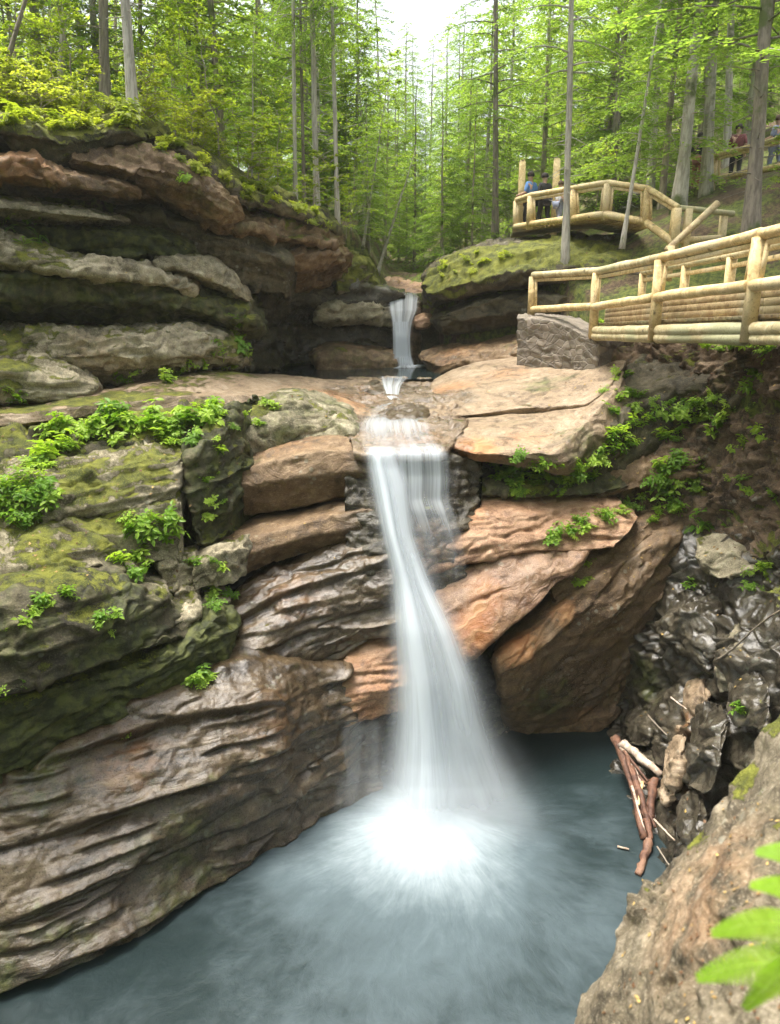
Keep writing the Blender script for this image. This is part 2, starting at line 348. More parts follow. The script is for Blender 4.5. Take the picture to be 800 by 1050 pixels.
slab('rock_ledge', [
    [(-70, 612, 10.0), (0, 592, 10.2), (60, 582, 10.5), (110, 585, 10.9), (150, 590, 11.4), (195, 620, 11.7), (212, 630, 11.9)],
    [(-70, 640, 9.2), (0, 615, 9.4), (60, 604, 9.75), (110, 606, 10.2), (150, 604, 10.7), (190, 624, 11.2), (208, 634, 11.5)],
    [(-70, 690, 8.75), (0, 665, 9.0), (60, 652, 9.35), (110, 645, 9.85), (155, 636, 10.4), (190, 645, 11.0), (208, 648, 11.4)],
    [(-70, 738, 8.6), (0, 713, 8.85), (65, 699, 9.25), (125, 682, 9.85), (170, 664, 10.4), (196, 655, 11.0), (206, 652, 11.4)]],
    M_DRK, back=(-1.0, 1.8, .05), res=.035, strata=.05, fs=2.5, blocks=.09, fb=.8, saw=.10, sf=2.2, alg=.45, moss=.0, ends=(0, .25),
    spots=[('moss', 40, 590, 10.2, .9, .35), ('moss', 100, 600, 10.2, .7, .3), ('moss', 60, 650, 9.6, .9, .22), ('moss', 175, 610, 11, .4, .25), ('alg', 120, 660, 9.9, .8, .2)],
    label='broad mossy rock face with pale flecks above the dark green band', cat='rock')
# benches of the left bank
slab('rock_ledge', [
    [(-70, 535, 11.2), (0, 527, 11.4), (50, 530, 11.6), (95, 535, 11.8), (120, 545, 11.9)],
    [(-70, 580, 10.2), (0, 565, 10.4), (50, 562, 10.65), (95, 560, 11.0), (118, 563, 11.3)],
    [(-70, 612, 9.9), (0, 596, 10.1), (50, 588, 10.35), (95, 585, 10.75), (116, 588, 11.1)]],
    M_GRY, back=(-.3, 1.5, .1), strata=.06, fs=4, blocks=.08, moss=.17, saw=.09, sf=4.5, ends=(0, .25), spots=[('moss', 60, 580, 10.5, .6, .3), ('moss', 110, 550, 11.4, .6, .3)],
    label='pale flat rock bench with moss edges below the left fern clump', cat='rock')
slab('rock_ledge', [
    [(-70, 478, 12.2), (20, 470, 12.4), (90, 468, 12.7), (150, 462, 12.9), (186, 460, 13.0)],
    [(-70, 520, 11.4), (20, 497, 11.7), (90, 490, 12.0), (150, 476, 12.35), (188, 470, 12.6)],
    [(-70, 545, 11.1), (20, 522, 11.4), (90, 515, 11.7), (150, 504, 12.05), (188, 498, 12.35)],
    [(-70, 560, 11.0), (20, 540, 11.3), (90, 534, 11.6), (150, 520, 12.0), (188, 512, 12.3)]],
    M_GRY, back=(-.3, 1.4, .1), strata=.07, fs=4, blocks=.07, moss=.19, saw=.09, sf=4.5, ends=(0, .15), spots=[('moss', 90, 500, 12, .7, .25), ('moss', 150, 480, 12.4, .6, .3)],
    label='stepped grey rock bench under the leafy bank on the left', cat='rock')
slab('rock_block', [
    [(62, 520, 12.0), (110, 510, 12.2), (150, 500, 12.4), (190, 500, 12.6)],
    [(58, 540, 11.3), (105, 528, 11.6), (150, 515, 11.9), (190, 512, 12.15)],
    [(60, 556, 11.15), (105, 548, 11.4), (150, 548, 11.7), (192, 545, 11.95)],
    [(60, 572, 11.1), (105, 570, 11.35), (150, 580, 11.6), (192, 578, 11.9)]],
    M_GRY, back=(-.2, 1.0, .0), strata=.04, blocks=.06, moss=.25, ends=(.25, .12), spots=[('moss', 120, 525, 11.7, .5, .25)],
    label='grey rock block with mossy top beside the dark column on the left bank', cat='rock')
slab('rock_block', [
    [(58, 600, 11.0), (85, 580, 11.2), (115, 572, 11.4), (145, 580, 11.6)],
    [(55, 625, 10.3), (85, 612, 10.5), (112, 600, 10.8), (145, 598, 11.1)],
    [(60, 655, 10.1), (85, 645, 10.3), (112, 635, 10.55), (145, 620, 10.9)]],
    M_GRY, back=(-.1, .8, .0), res=.03, strata=.03, blocks=.07, moss=.3, ends=(.25, .2), label='small mossy block below the leafy gap in the left bank', cat='rock')
for rows_, lb, ms in [
    ([[(122, 612, 11.1), (150, 598, 11.3), (172, 600, 11.5)], [(118, 632, 10.5), (148, 612, 10.7), (175, 612, 11.0)], [(128, 650, 10.4), (150, 645, 10.55), (172, 635, 10.9)]], 'pale angular boulder jutting out on top of the left mossy face', .0),
    ([[(150, 632, 11.2), (178, 615, 11.5), (202, 612, 11.7)], [(148, 648, 10.8), (178, 640, 10.95), (206, 628, 11.3)], [(152, 668, 10.75), (180, 668, 10.85), (205, 655, 11.2)]], 'lichen patched boulder just right of the pale angular one', .12),
    ([[(195, 575, 12.0), (215, 560, 12.3), (240, 552, 12.5), (256, 556, 12.6)], [(192, 588, 11.7), (212, 572, 11.95), (240, 562, 12.2), (258, 566, 12.4)], [(196, 612, 11.65), (215, 605, 11.85), (240, 600, 12.1), (256, 592, 12.4)]], 'rounded brown grey boulder wedged beside the lower brown block', .02),
    ([[(160, 575, 11.9), (180, 565, 12.1), (205, 562, 12.3)], [(158, 588, 11.6), (180, 578, 11.75), (205, 575, 12.0)], [(162, 612, 11.55), (182, 608, 11.65), (204, 600, 11.95)]], 'squat mossy boulder left of the rounded brown grey one', .18),
    ([[(198, 618, 11.9), (215, 608, 12.1), (235, 606, 12.3)], [(196, 628, 11.5), (215, 620, 11.75), (238, 618, 12.1)], [(202, 648, 11.45), (218, 640, 11.7), (236, 632, 12.1)]], 'small dark boulder under the rounded brown grey one', .1),
    ([[(178, 600, 11.9), (192, 592, 12.0), (208, 598, 12.1)], [(176, 612, 11.5), (190, 605, 11.6), (208, 608, 11.8)], [(180, 632, 11.45), (192, 630, 11.5), (206, 625, 11.7)]], 'narrow upright stone between the two boulders on the left bank', .1)]:
    slab('boulder', rows_, M_GRY, back=(-.1, .6, -.05), res=.025, ends=(.14, .14), smoothing=5, strata=.02, blocks=.06, fb=1.6, fine=.02, crack=.02, big=.04, moss=ms, label=lb, cat='boulder')
# leafy bank and dark column
slab('mossy_bank', [
    [(-70, 438, 13.5), (0, 431, 13.7), (80, 423, 13.9), (150, 417, 14.2), (205, 414, 14.5), (240, 414, 14.9)],
    [(-70, 447, 12.9), (0, 438, 13.1), (80, 430, 13.4), (150, 424, 13.7), (205, 421, 14.0), (238, 421, 14.4)],
    [(-70, 470, 12.4), (0, 462, 12.6), (80, 455, 12.9), (150, 446, 13.2), (205, 440, 13.5), (244, 440, 14.0)],
    [(-70, 500, 12.2), (0, 492, 12.4), (80, 486, 12.7), (150, 476, 13.0), (205, 470, 13.4), (240, 470, 13.9)]],
    M_DRK, back=(-.2, 1.2, .1), strata=.06, blocks=.08, moss=.33, alg=.4, ends=(0, .2), label='dark mossy bank hung with leafy plants below the tan ledge', cat='rock')
slab('rock_column', [
    [(184, 462, 12.9), (205, 445, 13.2), (228, 420, 13.7), (248, 412, 14.2)],
    [(182, 476, 12.5), (206, 466, 12.65), (230, 452, 13.1), (250, 440, 13.7)],
    [(184, 520, 12.35), (206, 525, 12.4), (232, 510, 12.8), (250, 500, 13.4)],
    [(190, 560, 12.3), (210, 566, 12.35), (230, 560, 12.7), (245, 550, 13.2)]],
    M_DRK, back=(.2, 1.4, .0), res=.03, strata=.04, blocks=.09, moss=.15, alg=.6, ends=(.2, .3), label='dark mossy column of rock dropping from the bank to the boulders', cat='rock')
# tan ledge (a broad sheet of bare rock sloping to the stream)
slab('rock_shelf', [
    [(-70, 408, 15.5), (0, 400, 16), (80, 396, 16.6), (150, 388, 17.5), (220, 376, 19.0), (270, 385, 20.6), (330, 388, 21.0), (372, 389, 21.0)],
    [(-70, 420, 14.5), (0, 412, 14.8), (80, 405, 15.2), (150, 398, 16.0), (220, 386, 17.2), (270, 385, 18.5), (330, 392, 19.2), (378, 398, 19.2)],
    [(-70, 432, 13.2), (0, 425, 13.4), (80, 416, 13.7), (150, 410, 14.2), (215, 404, 15.0), (275, 402, 15.8), (335, 408, 16.4), (380, 420, 16.6)],
    [(-70, 445, 13.1), (0, 438, 13.3), (80, 430, 13.6), (150, 424, 14.1), (215, 420, 14.8), (280, 418, 15.5), (340, 424, 16.0), (382, 438, 15.8)]],
    M_TAN, back=(0, 1.5, -.3), res=.04, strata=.02, fs=3, blocks=.02, fb=.6, crack=.02, big=.10, fine=.012, moss=-.1,
    spots=[('moss', 60, 415, 14, 2.2, .42), ('moss', 160, 402, 15, 1.3, .35), ('moss', 232, 378, 18.2, 1.5, .5), ('alg', 220, 410, 14.6, 1.2, .4), ('stain', 345, 405, 17, 1.6, .45), ('wet', 365, 400, 18, 1.5, .8), ('alg', 290, 392, 18, 1.2, .35), ('moss', 200, 392, 16.5, 1.0, .3)],
    label='broad tan rock shelf sloping from the overhanging cliff down to the cascade', cat='rock')
slab('rock_block', [
    [(246, 412, 15.0), (275, 404, 15.4), (315, 404, 15.8), (350, 420, 15.7), (366, 436, 15.2)],
    [(244, 424, 14.5), (274, 412, 14.8), (315, 412, 15.1), (350, 428, 15.0), (364, 440, 14.8)],
    [(246, 445, 14.2), (275, 440, 14.4), (315, 436, 14.7), (348, 440, 14.7), (362, 446, 14.6)],
    [(248, 476, 14.1), (276, 470, 14.3), (315, 458, 14.6), (346, 450, 14.6), (360, 452, 14.5)]],
    M_GRY, back=(.1, 1.0, .0), strata=.03, blocks=.05, alg=.5, moss=.02, ends=(.15, .3), spots=[('moss', 262, 415, 14.8, .6, .3)], label='dark grey green block set into the shelf above the brown blocks', cat='rock')
slab('rock_block', [
    [(252, 466, 14.6), (290, 452, 14.8), (330, 446, 14.9), (372, 444, 14.9), (395, 450, 14.6)],
    [(244, 484, 13.5), (285, 470, 13.65), (330, 462, 13.75), (372, 461, 13.75), (392, 464, 13.7)],
    [(243, 500, 13.3), (285, 494, 13.45), (330, 486, 13.6), (372, 484, 13.6), (390, 486, 13.55)],
    [(245, 531, 13.6), (285, 526, 13.75), (330, 515, 13.85), (372, 506, 13.9), (388, 508, 13.8)]],
    M_BRN, back=(.1, 1.0, .0), res=.03, smoothing=2, strata=.025, fs=2, blocks=.025, fb=.7, fine=.012, crack=.02, big=.05, wet=.15, moss=-.2, ends=(.12, .1),
    spots=[('stain', 300, 455, 14.5, 1.0, .2), ('alg', 270, 475, 13.8, .6, .35), ('wet', 375, 480, 13.7, .6, .3)], label='upper of the two brown blocks left of the main fall with a tan top', cat='rock')
slab('rock_block', [
    [(195, 574, 12.6), (240, 546, 13.1), (300, 530, 13.5), (350, 516, 13.7), (390, 512, 13.7)],
    [(194, 582, 12.3), (240, 558, 12.75), (300, 540, 13.1), (350, 526, 13.3), (390, 520, 13.35)],
    [(200, 592, 12.2), (242, 572, 12.6), (300, 556, 12.95), (350, 544, 13.2), (388, 536, 13.25)],
    [(214, 612, 12.4), (250, 592, 12.85), (300, 574, 13.2), (350, 562, 13.45), (388, 552, 13.5)]],
    M_BRN, back=(.1, 1.0, .0), res=.03, smoothing=2, strata=.025, fs=2, blocks=.02, fb=.7, fine=.012, crack=.05, big=.04, wet=.2, moss=-.25, ends=(.12, .1),
    spots=[('wet', 370, 540, 13.3, .7, .3)], label='lower of the two brown blocks left of the main fall split by a white crack', cat='rock')
# wet striated rock left of the fall, pink shelf, dark recess
slab('rock_slope', [
    [(228, 612, 12.5), (270, 588, 12.9), (320, 568, 13.2), (370, 552, 13.3), (420, 545, 13.4)],
    [(232, 640, 12.0), (265, 615, 12.4), (320, 592, 12.75), (375, 578, 12.9), (425, 575, 12.8)],
    [(238, 668, 11.7), (270, 648, 11.95), (320, 630, 12.3), (380, 615, 12.5), (430, 610, 12.45)],
    [(246, 692, 11.55), (280, 690, 11.75), (325, 668, 12.1), (380, 645, 12.35), (430, 640, 12.3)],
    [(252, 715, 11.6), (285, 715, 11.8), (325, 688, 12.2), (380, 660, 12.45), (430, 660, 12.4)]],
    M_WET, back=(.1, 1.2, .0), res=.026, strata=.05, fs=2.6, blocks=.04, fb=.8, fine=.025, crack=.07, saw=.24, sf=1.7, chips=.6, warp=.12, wet=.75, ends=(.3, 0), spots=[('stain', 300, 610, 12.5, .8, .25)],
    label='grey wet rock with deep grooves left of the main fall', cat='rock')
slab('rock_shelf', [
    [(312, 690, 12.4), (335, 670, 12.6), (365, 652, 12.8), (400, 640, 12.8), (430, 640, 12.7)],
    [(308, 712, 11.9), (335, 700, 12.0), (370, 680, 12.2), (400, 668, 12.3), (430, 665, 12.3)],
    [(318, 735, 11.65), (340, 730, 11.7), (370, 716, 11.85), (400, 705, 12.0), (430, 705, 12.1)],
    [(326, 748, 11.7), (345, 748, 11.7), (372, 740, 11.85), (400, 730, 12.05), (430, 730, 12.1)]],
    M_PNK, back=(.0, 1.0, .0), res=.028, strata=.03, fs=2.2, blocks=.03, crack=.05, saw=.12, sf=2.4, warp=.12, wet=.35, stain=.3, ends=(.15, 0), label='pinkish orange wet shelf beside the lower part of the fall', cat='rock')
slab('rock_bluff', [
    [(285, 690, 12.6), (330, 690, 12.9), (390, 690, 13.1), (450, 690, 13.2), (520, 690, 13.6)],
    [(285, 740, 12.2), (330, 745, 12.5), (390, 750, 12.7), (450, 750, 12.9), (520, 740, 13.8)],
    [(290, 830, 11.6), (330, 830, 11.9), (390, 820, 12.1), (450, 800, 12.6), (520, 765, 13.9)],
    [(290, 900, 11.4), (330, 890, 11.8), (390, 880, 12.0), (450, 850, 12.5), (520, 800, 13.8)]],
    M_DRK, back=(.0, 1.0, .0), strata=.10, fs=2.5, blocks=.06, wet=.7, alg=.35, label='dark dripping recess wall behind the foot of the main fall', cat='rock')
# ================================================================== CLIFF, upper left
def cliff_slab(name, rows, mat, **k):
    rows = [list(r) for r in rows]; rows[-1] = [(x, y, Y+.8) for x, y, Y in rows[-1]]; rows[-2] = [(x, y, Y-.08) for x, y, Y in rows[-2]]
    k.setdefault('fine', .035); k['back'] = tuple(np.array(k.get('back', (0, 1.2, 0)))+(0, .6, 0)); return slab(name, rows, mat, **k)
CL = dict(res=.045, mat=M_DRK)
cliff_slab('rock_slab', [
    [(-70, 355, 15.6), (0, 340, 16.0), (60, 336, 16.4), (130, 334, 17.0), (200, 334, 17.8), (245, 345, 18.6)],
    [(-70, 362, 14.8), (0, 348, 15.2), (60, 344, 15.6), (130, 342, 16.3), (200, 342, 17.2), (248, 356, 18.0)],
    [(-70, 385, 14.7), (0, 372, 15.1), (60, 368, 15.5), (130, 366, 16.1), (200, 365, 17.0), (250, 370, 17.9)],
    [(-70, 410, 14.8), (0, 402, 15.1), (60, 402, 15.5), (130, 396, 16.1), (200, 384, 17.1), (252, 380, 17.9)]],
    M_GRY, back=(-.2, 2.0, 0), res=.045, smoothing=2, strata=.05, fs=4, blocks=.07, moss=.05, saw=.09, sf=4.5, alg=.25, ends=(0, .5), spots=[('moss', 20, 360, 15.3, 1.2, .3), ('moss', 240, 362, 18, .8, .4), ('stain', 100, 365, 15.8, 1.0, .2)],
    label='rough grey slab at the foot of the overhanging cliff', cat='rock')
slab('boulder', [
    [(-60, 372, 14.6), (0, 366, 14.9), (50, 370, 15.2), (92, 384, 15.4)], [(-60, 382, 14.0), (0, 376, 14.3), (50, 384, 14.6), (100, 394, 15.0)],
    [(-60, 400, 13.9), (0, 398, 14.2), (50, 404, 14.5), (98, 404, 14.9)], [(-60, 420, 14.0), (0, 416, 14.3), (50, 416, 14.6), (96, 410, 15.0)]],
    M_GRY, back=(0, .8, 0), smoothing=2, strata=.04, blocks=.06, moss=.12, alg=.3, ends=(0, .4), spots=[('moss', 0, 375, 14.4, .8, .35)], label='mossy flat boulder on the shelf under the cliff at the picture edge', cat='boulder')
cliff_slab('rock_slab', [
    [(-70, 290, 15.8), (0, 276, 16.2), (70, 274, 16.8), (150, 278, 17.6), (215, 292, 18.4), (262, 305, 19.2)],
    [(-70, 296, 15.0), (0, 284, 15.4), (70, 284, 16.0), (150, 292, 16.9), (215, 306, 17.7), (268, 322, 18.4)],
    [(-70, 315, 15.1), (0, 306, 15.5), (70, 310, 16.2), (150, 312, 17.0), (215, 322, 17.8), (272, 338, 18.4)],
    [(-70, 338, 15.8), (0, 332, 16.3), (70, 334, 16.9), (150, 334, 17.6), (215, 336, 18.2), (270, 352, 18.6)]],
    M_DRK, back=(-.2, 2.5, 0), res=.045, smoothing=2, strata=.05, blocks=.08, saw=.12, sf=1.6, alg=.6, moss=.02, ends=(0, .7), spots=[('moss', 250, 325, 18.2, 1.0, .25), ('moss', 200, 320, 17.6, .8, .2)],
    label='dark green overhanging slab with a rounded nose over the upper pool', cat='rock')
cliff_slab('rock_slab', [
    [(-70, 250, 15.6), (0, 238, 16.0), (60, 256, 16.4), (110, 262, 16.9), (160, 272, 17.5), (205, 290, 18.0)],
    [(-70, 256, 14.9), (0, 247, 15.3), (60, 265, 15.7), (110, 267, 16.2), (160, 279, 16.9), (205, 296, 17.5)],
    [(-70, 272, 14.9), (0, 268, 15.3), (60, 278, 15.7), (110, 284, 16.2), (160, 291, 16.9), (205, 301, 17.5)],
    [(-70, 284, 15.2), (0, 282, 15.6), (60, 288, 16.0), (110, 292, 16.5), (160, 298, 17.1), (205, 306, 17.6)]],
    M_GRY, back=(-.2, 2.0, 0), smoothing=2, strata=.04, blocks=.07, saw=.08, sf=3, moss=.06, alg=.15, ends=(0, .6), spots=[('moss', 40, 262, 15.7, .9, .3)], label='pale lichen covered slab jutting from the middle of the cliff', cat='rock')
cliff_slab('rock_slab', [
    [(152, 262, 17.8), (180, 256, 18.0), (210, 260, 18.2), (235, 275, 18.5), (255, 298, 18.8)],
    [(150, 268, 17.1), (180, 262, 17.3), (210, 268, 17.6), (235, 284, 18.0), (258, 304, 18.4)],
    [(152, 278, 17.1), (180, 276, 17.3), (210, 284, 17.6), (235, 298, 18.0), (258, 312, 18.4)],
    [(156, 284, 17.4), (180, 288, 17.6), (210, 298, 17.9), (235, 308, 18.2), (255, 316, 18.6)]],
    M_GRY, back=(-.2, 1.5, 0), smoothing=2, strata=.03, blocks=.03, moss=.0, ends=(.3, .5), label='smooth pale tongue of rock pointing right under the big overhang', cat='rock')
cliff_slab('rock_slab', [
    [(-70, 222, 16.4), (0, 220, 16.8), (60, 228, 17.3), (130, 232, 17.9), (180, 240, 18.4), (210, 250, 18.9)],
    [(-70, 228, 15.8), (0, 227, 16.2), (60, 234, 16.6), (130, 238, 17.2), (180, 246, 17.8), (208, 256, 18.3)],
    [(-70, 245, 16.0), (0, 245, 16.4), (60, 256, 16.8), (130, 262, 17.4), (180, 264, 17.9), (206, 266, 18.3)],
    [(-70, 258, 16.3), (0, 256, 16.7), (60, 266, 17.1), (130, 272, 17.7), (180, 274, 18.2), (204, 274, 18.5)]],
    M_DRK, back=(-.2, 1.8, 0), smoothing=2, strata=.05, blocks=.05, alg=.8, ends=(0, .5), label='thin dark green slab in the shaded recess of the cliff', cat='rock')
cliff_slab('rock_slab', [
    [(-70, 200, 15.6), (0, 199, 16.0), (50, 206, 16.4), (100, 214, 16.9), (130, 222, 17.3)],
    [(-70, 204, 15.1), (0, 204, 15.5), (50, 210, 15.9), (100, 217, 16.4), (128, 224, 16.9)],
    [(-70, 214, 15.1), (0, 215, 15.5), (50, 220, 15.9), (100, 224, 16.4), (126, 228, 16.9)],
    [(-70, 226, 15.5), (0, 226, 15.9), (50, 230, 16.3), (100, 230, 16.7), (124, 232, 17.1)]],
    M_GRY, back=(-.2, 2.0, 0), smoothing=2, strata=.03, blocks=.03, alg=.3, moss=.08, ends=(0, .5), label='thin grey shelf with a mossy edge low under the brown slab', cat='rock')
cliff_slab('rock_slab', [
    [(-70, 158, 15.4), (0, 156, 15.8), (30, 158, 16.0), (70, 170, 16.3), (115, 180, 16.8), (152, 191, 17.3)],
    [(-70, 164, 14.9), (0, 163, 15.3), (30, 165, 15.5), (70, 176, 15.9), (115, 185, 16.4), (152, 195, 16.9)],
    [(-70, 180, 15.0), (0, 181, 15.4), (30, 183, 15.6), (70, 191, 16.0), (115, 197, 16.5), (150, 200, 16.9)],
    [(-70, 196, 15.7), (0, 197, 16.1), (30, 200, 16.3), (70, 204, 16.7), (115, 206, 17.1), (148, 206, 17.4)]],
    M_BRN, back=(-.2, 2.0, 0), smoothing=2, strata=.04, blocks=.05, moss=-.05, ends=(0, .4), spots=[('stain', 20, 170, 15.5, 1.2, .4), ('alg', 100, 188, 16.4, .8, .35)], label='long rusty brown slab under the mossy brow of the cliff', cat='rock')
cliff_slab('rock_slab', [
    [(60, 146, 17.0), (100, 140, 17.3), (150, 146, 17.6), (200, 162, 18.1), (228, 184, 18.6), (248, 206, 19.2)],
    [(60, 156, 16.2), (100, 151, 16.5), (150, 156, 16.8), (200, 172, 17.3), (228, 194, 17.9), (247, 212, 18.6)],
    [(62, 164, 16.1), (100, 170, 16.3), (150, 180, 16.6), (200, 196, 17.1), (226, 212, 17.7), (245, 220, 18.5)],
    [(64, 174, 16.4), (100, 186, 16.6), (150, 200, 16.9), (195, 222, 17.4), (222, 238, 17.9), (242, 238, 18.6)]],
    M_BRN, back=(-.2, 2.5, 0), smoothing=2, strata=.04, blocks=.07, fb=.6, saw=.12, sf=1.8, moss=.0, ends=(.3, .5), spots=[('moss', 150, 150, 17.2, 1.2, .35), ('alg', 120, 175, 16.5, .9, .35), ('alg', 200, 200, 17.2, .9, .45), ('alg', 230, 215, 18, .7, .4)], label='thick brown slab with a round scar at the top of the cliff', cat='rock')
slab('rock_bluff', [
    [(110, 200, 18.6), (160, 210, 18.9), (210, 225, 19.4), (260, 240, 20.0), (300, 255, 20.6)],
    [(110, 212, 17.9), (160, 222, 18.2), (210, 238, 18.7), (260, 255, 19.3), (300, 270, 20.0)],
    [(115, 240, 18.0), (165, 248, 18.4), (215, 262, 18.9), (262, 275, 19.6), (300, 288, 20.4)],
    [(120, 262, 18.4), (170, 268, 18.8), (220, 280, 19.4), (268, 296, 20.2), (300, 308, 21.2)]],
    M_DRK, back=(-.2, 2.0, 0), smoothing=2, strata=.07, blocks=.09, saw=.15, sf=1.8, alg=.3, ends=(.2, .3), label='shaded dark rock in the hollow below the thick brown slab', cat='rock')
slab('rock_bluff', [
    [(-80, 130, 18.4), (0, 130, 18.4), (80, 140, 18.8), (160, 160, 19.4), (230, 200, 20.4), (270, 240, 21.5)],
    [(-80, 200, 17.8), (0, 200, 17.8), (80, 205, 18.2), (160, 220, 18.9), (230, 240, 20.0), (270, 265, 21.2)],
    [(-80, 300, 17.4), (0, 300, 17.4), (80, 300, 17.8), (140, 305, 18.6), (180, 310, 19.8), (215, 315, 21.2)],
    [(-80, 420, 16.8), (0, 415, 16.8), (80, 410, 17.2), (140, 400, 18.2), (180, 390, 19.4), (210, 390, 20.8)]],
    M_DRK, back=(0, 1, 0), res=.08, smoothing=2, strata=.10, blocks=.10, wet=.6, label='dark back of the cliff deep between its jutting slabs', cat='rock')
# overhanging prow on the right of the cliff
cliff_slab('rock_slab', [
    [(225, 196, 19.8), (255, 208, 20.3), (290, 217, 20.9), (325, 226, 21.6), (350, 238, 22.2)],
    [(225, 208, 19.0), (255, 219, 19.5), (290, 226, 20.2), (325, 234, 20.9), (352, 244, 21.7)],
    [(228, 228, 18.8), (258, 236, 19.3), (292, 244, 20.0), (325, 248, 20.7), (352, 252, 21.6)],
    [(232, 248, 19.1), (262, 254, 19.6), (295, 258, 20.3), (326, 258, 21.0), (350, 258, 21.8)]],
    M_BRN, back=(-.2, 2.5, 0), res=.05, smoothing=2, strata=.04, blocks=.08, saw=.12, sf=2.0, moss=.02, alg=.35, ends=(.3, .5), spots=[('moss', 290, 222, 20.3, 1.6, .4), ('moss', 340, 238, 21.3, .9, .35)], label='moss capped upper slab of the overhanging prow over the upper pool', cat='rock')
cliff_slab('rock_slab', [
    [(240, 246, 20.2), (275, 252, 20.6), (310, 254, 21.1), (340, 252, 21.7), (362, 252, 22.3)],
    [(240, 258, 19.4), (275, 262, 19.8), (310, 260, 20.4), (340, 258, 21.1), (364, 258, 21.8)],
    [(246, 276, 19.8), (280, 278, 20.2), (312, 275, 20.8), (342, 270, 21.4), (362, 266, 21.9)],
    [(254, 296, 21.2), (286, 298, 21.8), (316, 296, 22.6), (342, 288, 23.2), (360, 276, 22.8)]],
    M_BRN, back=(-.2, 2.5, 0), res=.05, smoothing=2, strata=.06, blocks=.06, alg=.12, moss=-.2, wet=.25, ends=(.3, .5), label='brown underside slab of the overhang above the dark cave', cat='rock')
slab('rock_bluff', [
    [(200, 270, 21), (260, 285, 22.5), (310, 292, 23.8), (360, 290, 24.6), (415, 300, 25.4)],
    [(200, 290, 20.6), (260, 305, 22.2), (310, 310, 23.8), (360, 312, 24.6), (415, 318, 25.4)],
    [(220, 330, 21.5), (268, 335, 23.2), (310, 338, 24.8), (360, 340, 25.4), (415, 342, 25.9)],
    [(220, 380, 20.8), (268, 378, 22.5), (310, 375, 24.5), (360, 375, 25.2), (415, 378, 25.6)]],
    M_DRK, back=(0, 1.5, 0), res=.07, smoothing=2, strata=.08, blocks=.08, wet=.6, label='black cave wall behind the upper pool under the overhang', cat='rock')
slab('rock_ledge', [
    [(318, 312, 24.6), (345, 304, 25.0), (375, 302, 25.4), (400, 306, 25.7), (416, 316, 25.8)],
    [(318, 320, 23.7), (345, 313, 24.1), (375, 311, 24.6), (398, 314, 25.0), (414, 322, 25.2)],
    [(320, 330, 23.8), (345, 326, 24.1), (375, 324, 24.6), (398, 326, 25.0), (412, 332, 25.2)],
    [(324, 338, 24.3), (345, 336, 24.6), (375, 334, 25.0), (398, 336, 25.3), (410, 340, 25.5)]],
    M_GRY, back=(0, 1.2, 0), res=.05, smoothing=2, strata=.04, blocks=.08, alg=.2, ends=(.4, .3), label='low grey ledge left of the upper fall above the cave mouth', cat='rock')
slab('mossy_rock', [
    [(335, 262, 24.6), (352, 252, 25.2), (372, 260, 26), (388, 280, 26.6), (394, 300, 26.8)],
    [(332, 276, 23.8), (352, 266, 24.3), (374, 272, 25.0), (390, 288, 25.7), (394, 302, 26.0)],
    [(338, 292, 23.8), (354, 286, 24.2), (374, 290, 24.8), (388, 300, 25.4), (392, 306, 25.7)],
    [(342, 304, 24.2), (356, 304, 24.5), (374, 306, 25.0), (386, 310, 25.5), (390, 312, 25.8)]],
    M_GRY, back=(-.3, 2.0, 0), res=.05, smoothing=2, strata=.07, fs=2.5, blocks=.1, moss=.7, ends=(.4, .4), label='bright moss covered rock shoulder left of the upper fall', cat='rock')
slab('boulder', [
    [(318, 356, 24.6), (340, 350, 24.8), (370, 354, 25.2), (410, 358, 25.4)], [(314, 364, 23.6), (340, 357, 23.8), (372, 361, 24.2), (412, 366, 24.6)],
    [(316, 372, 23.5), (340, 370, 23.6), (372, 372, 24.0), (412, 375, 24.4)], [(318, 384, 23.6), (340, 384, 23.7), (372, 384, 24.0), (412, 386, 24.4)]],
    M_BRN, back=(0, .8, 0), res=.05, smoothing=2, strata=.03, blocks=.04, alg=.4, ends=(.5, .3), spots=[('moss', 345, 360, 23.9, .6, .35)], label='low rounded rock with a yellow mossy patch at the back of the upper pool', cat='boulder')
# ================================================================== UPPER FALL surroundings, right moss slab
slab('rock_ledge', [
    [(400, 304, 27.0), (412, 302, 27), (422, 302, 27), (434, 306, 27.0)],
    [(398, 314, 25.9), (410, 309, 25.8), (424, 309, 25.8), (436, 316, 26.0)],
    [(400, 332, 25.7), (410, 330, 25.4), (424, 330, 25.4), (436, 334, 25.8)],
    [(404, 385, 25.7), (412, 385, 25.5), (424, 385, 25.5), (434, 385, 25.8)]],
    M_TAN, back=(0, 2, 0), res=.05, strata=.03, blocks=.04, wet=.5, ends=(.2, .2), label='wet tan lip of rock that the upper fall slides over', cat='rock')
slab('boulder', [[(424, 324, 25.5), (434, 320, 25.6), (444, 321, 25.6)], [(422, 330, 25.0), (434, 325, 25.0), (445, 328, 25.1)], [(424, 337, 25.0), (434, 338, 24.9), (443, 335, 25.1)]],
    M_PNK, back=(0, .5, 0), res=.03, ends=(.15, .15), smoothing=6, strata=.01, blocks=.02, fine=.01, crack=0, big=.03, label='small smooth pink boulder beside the upper fall', cat='boulder')
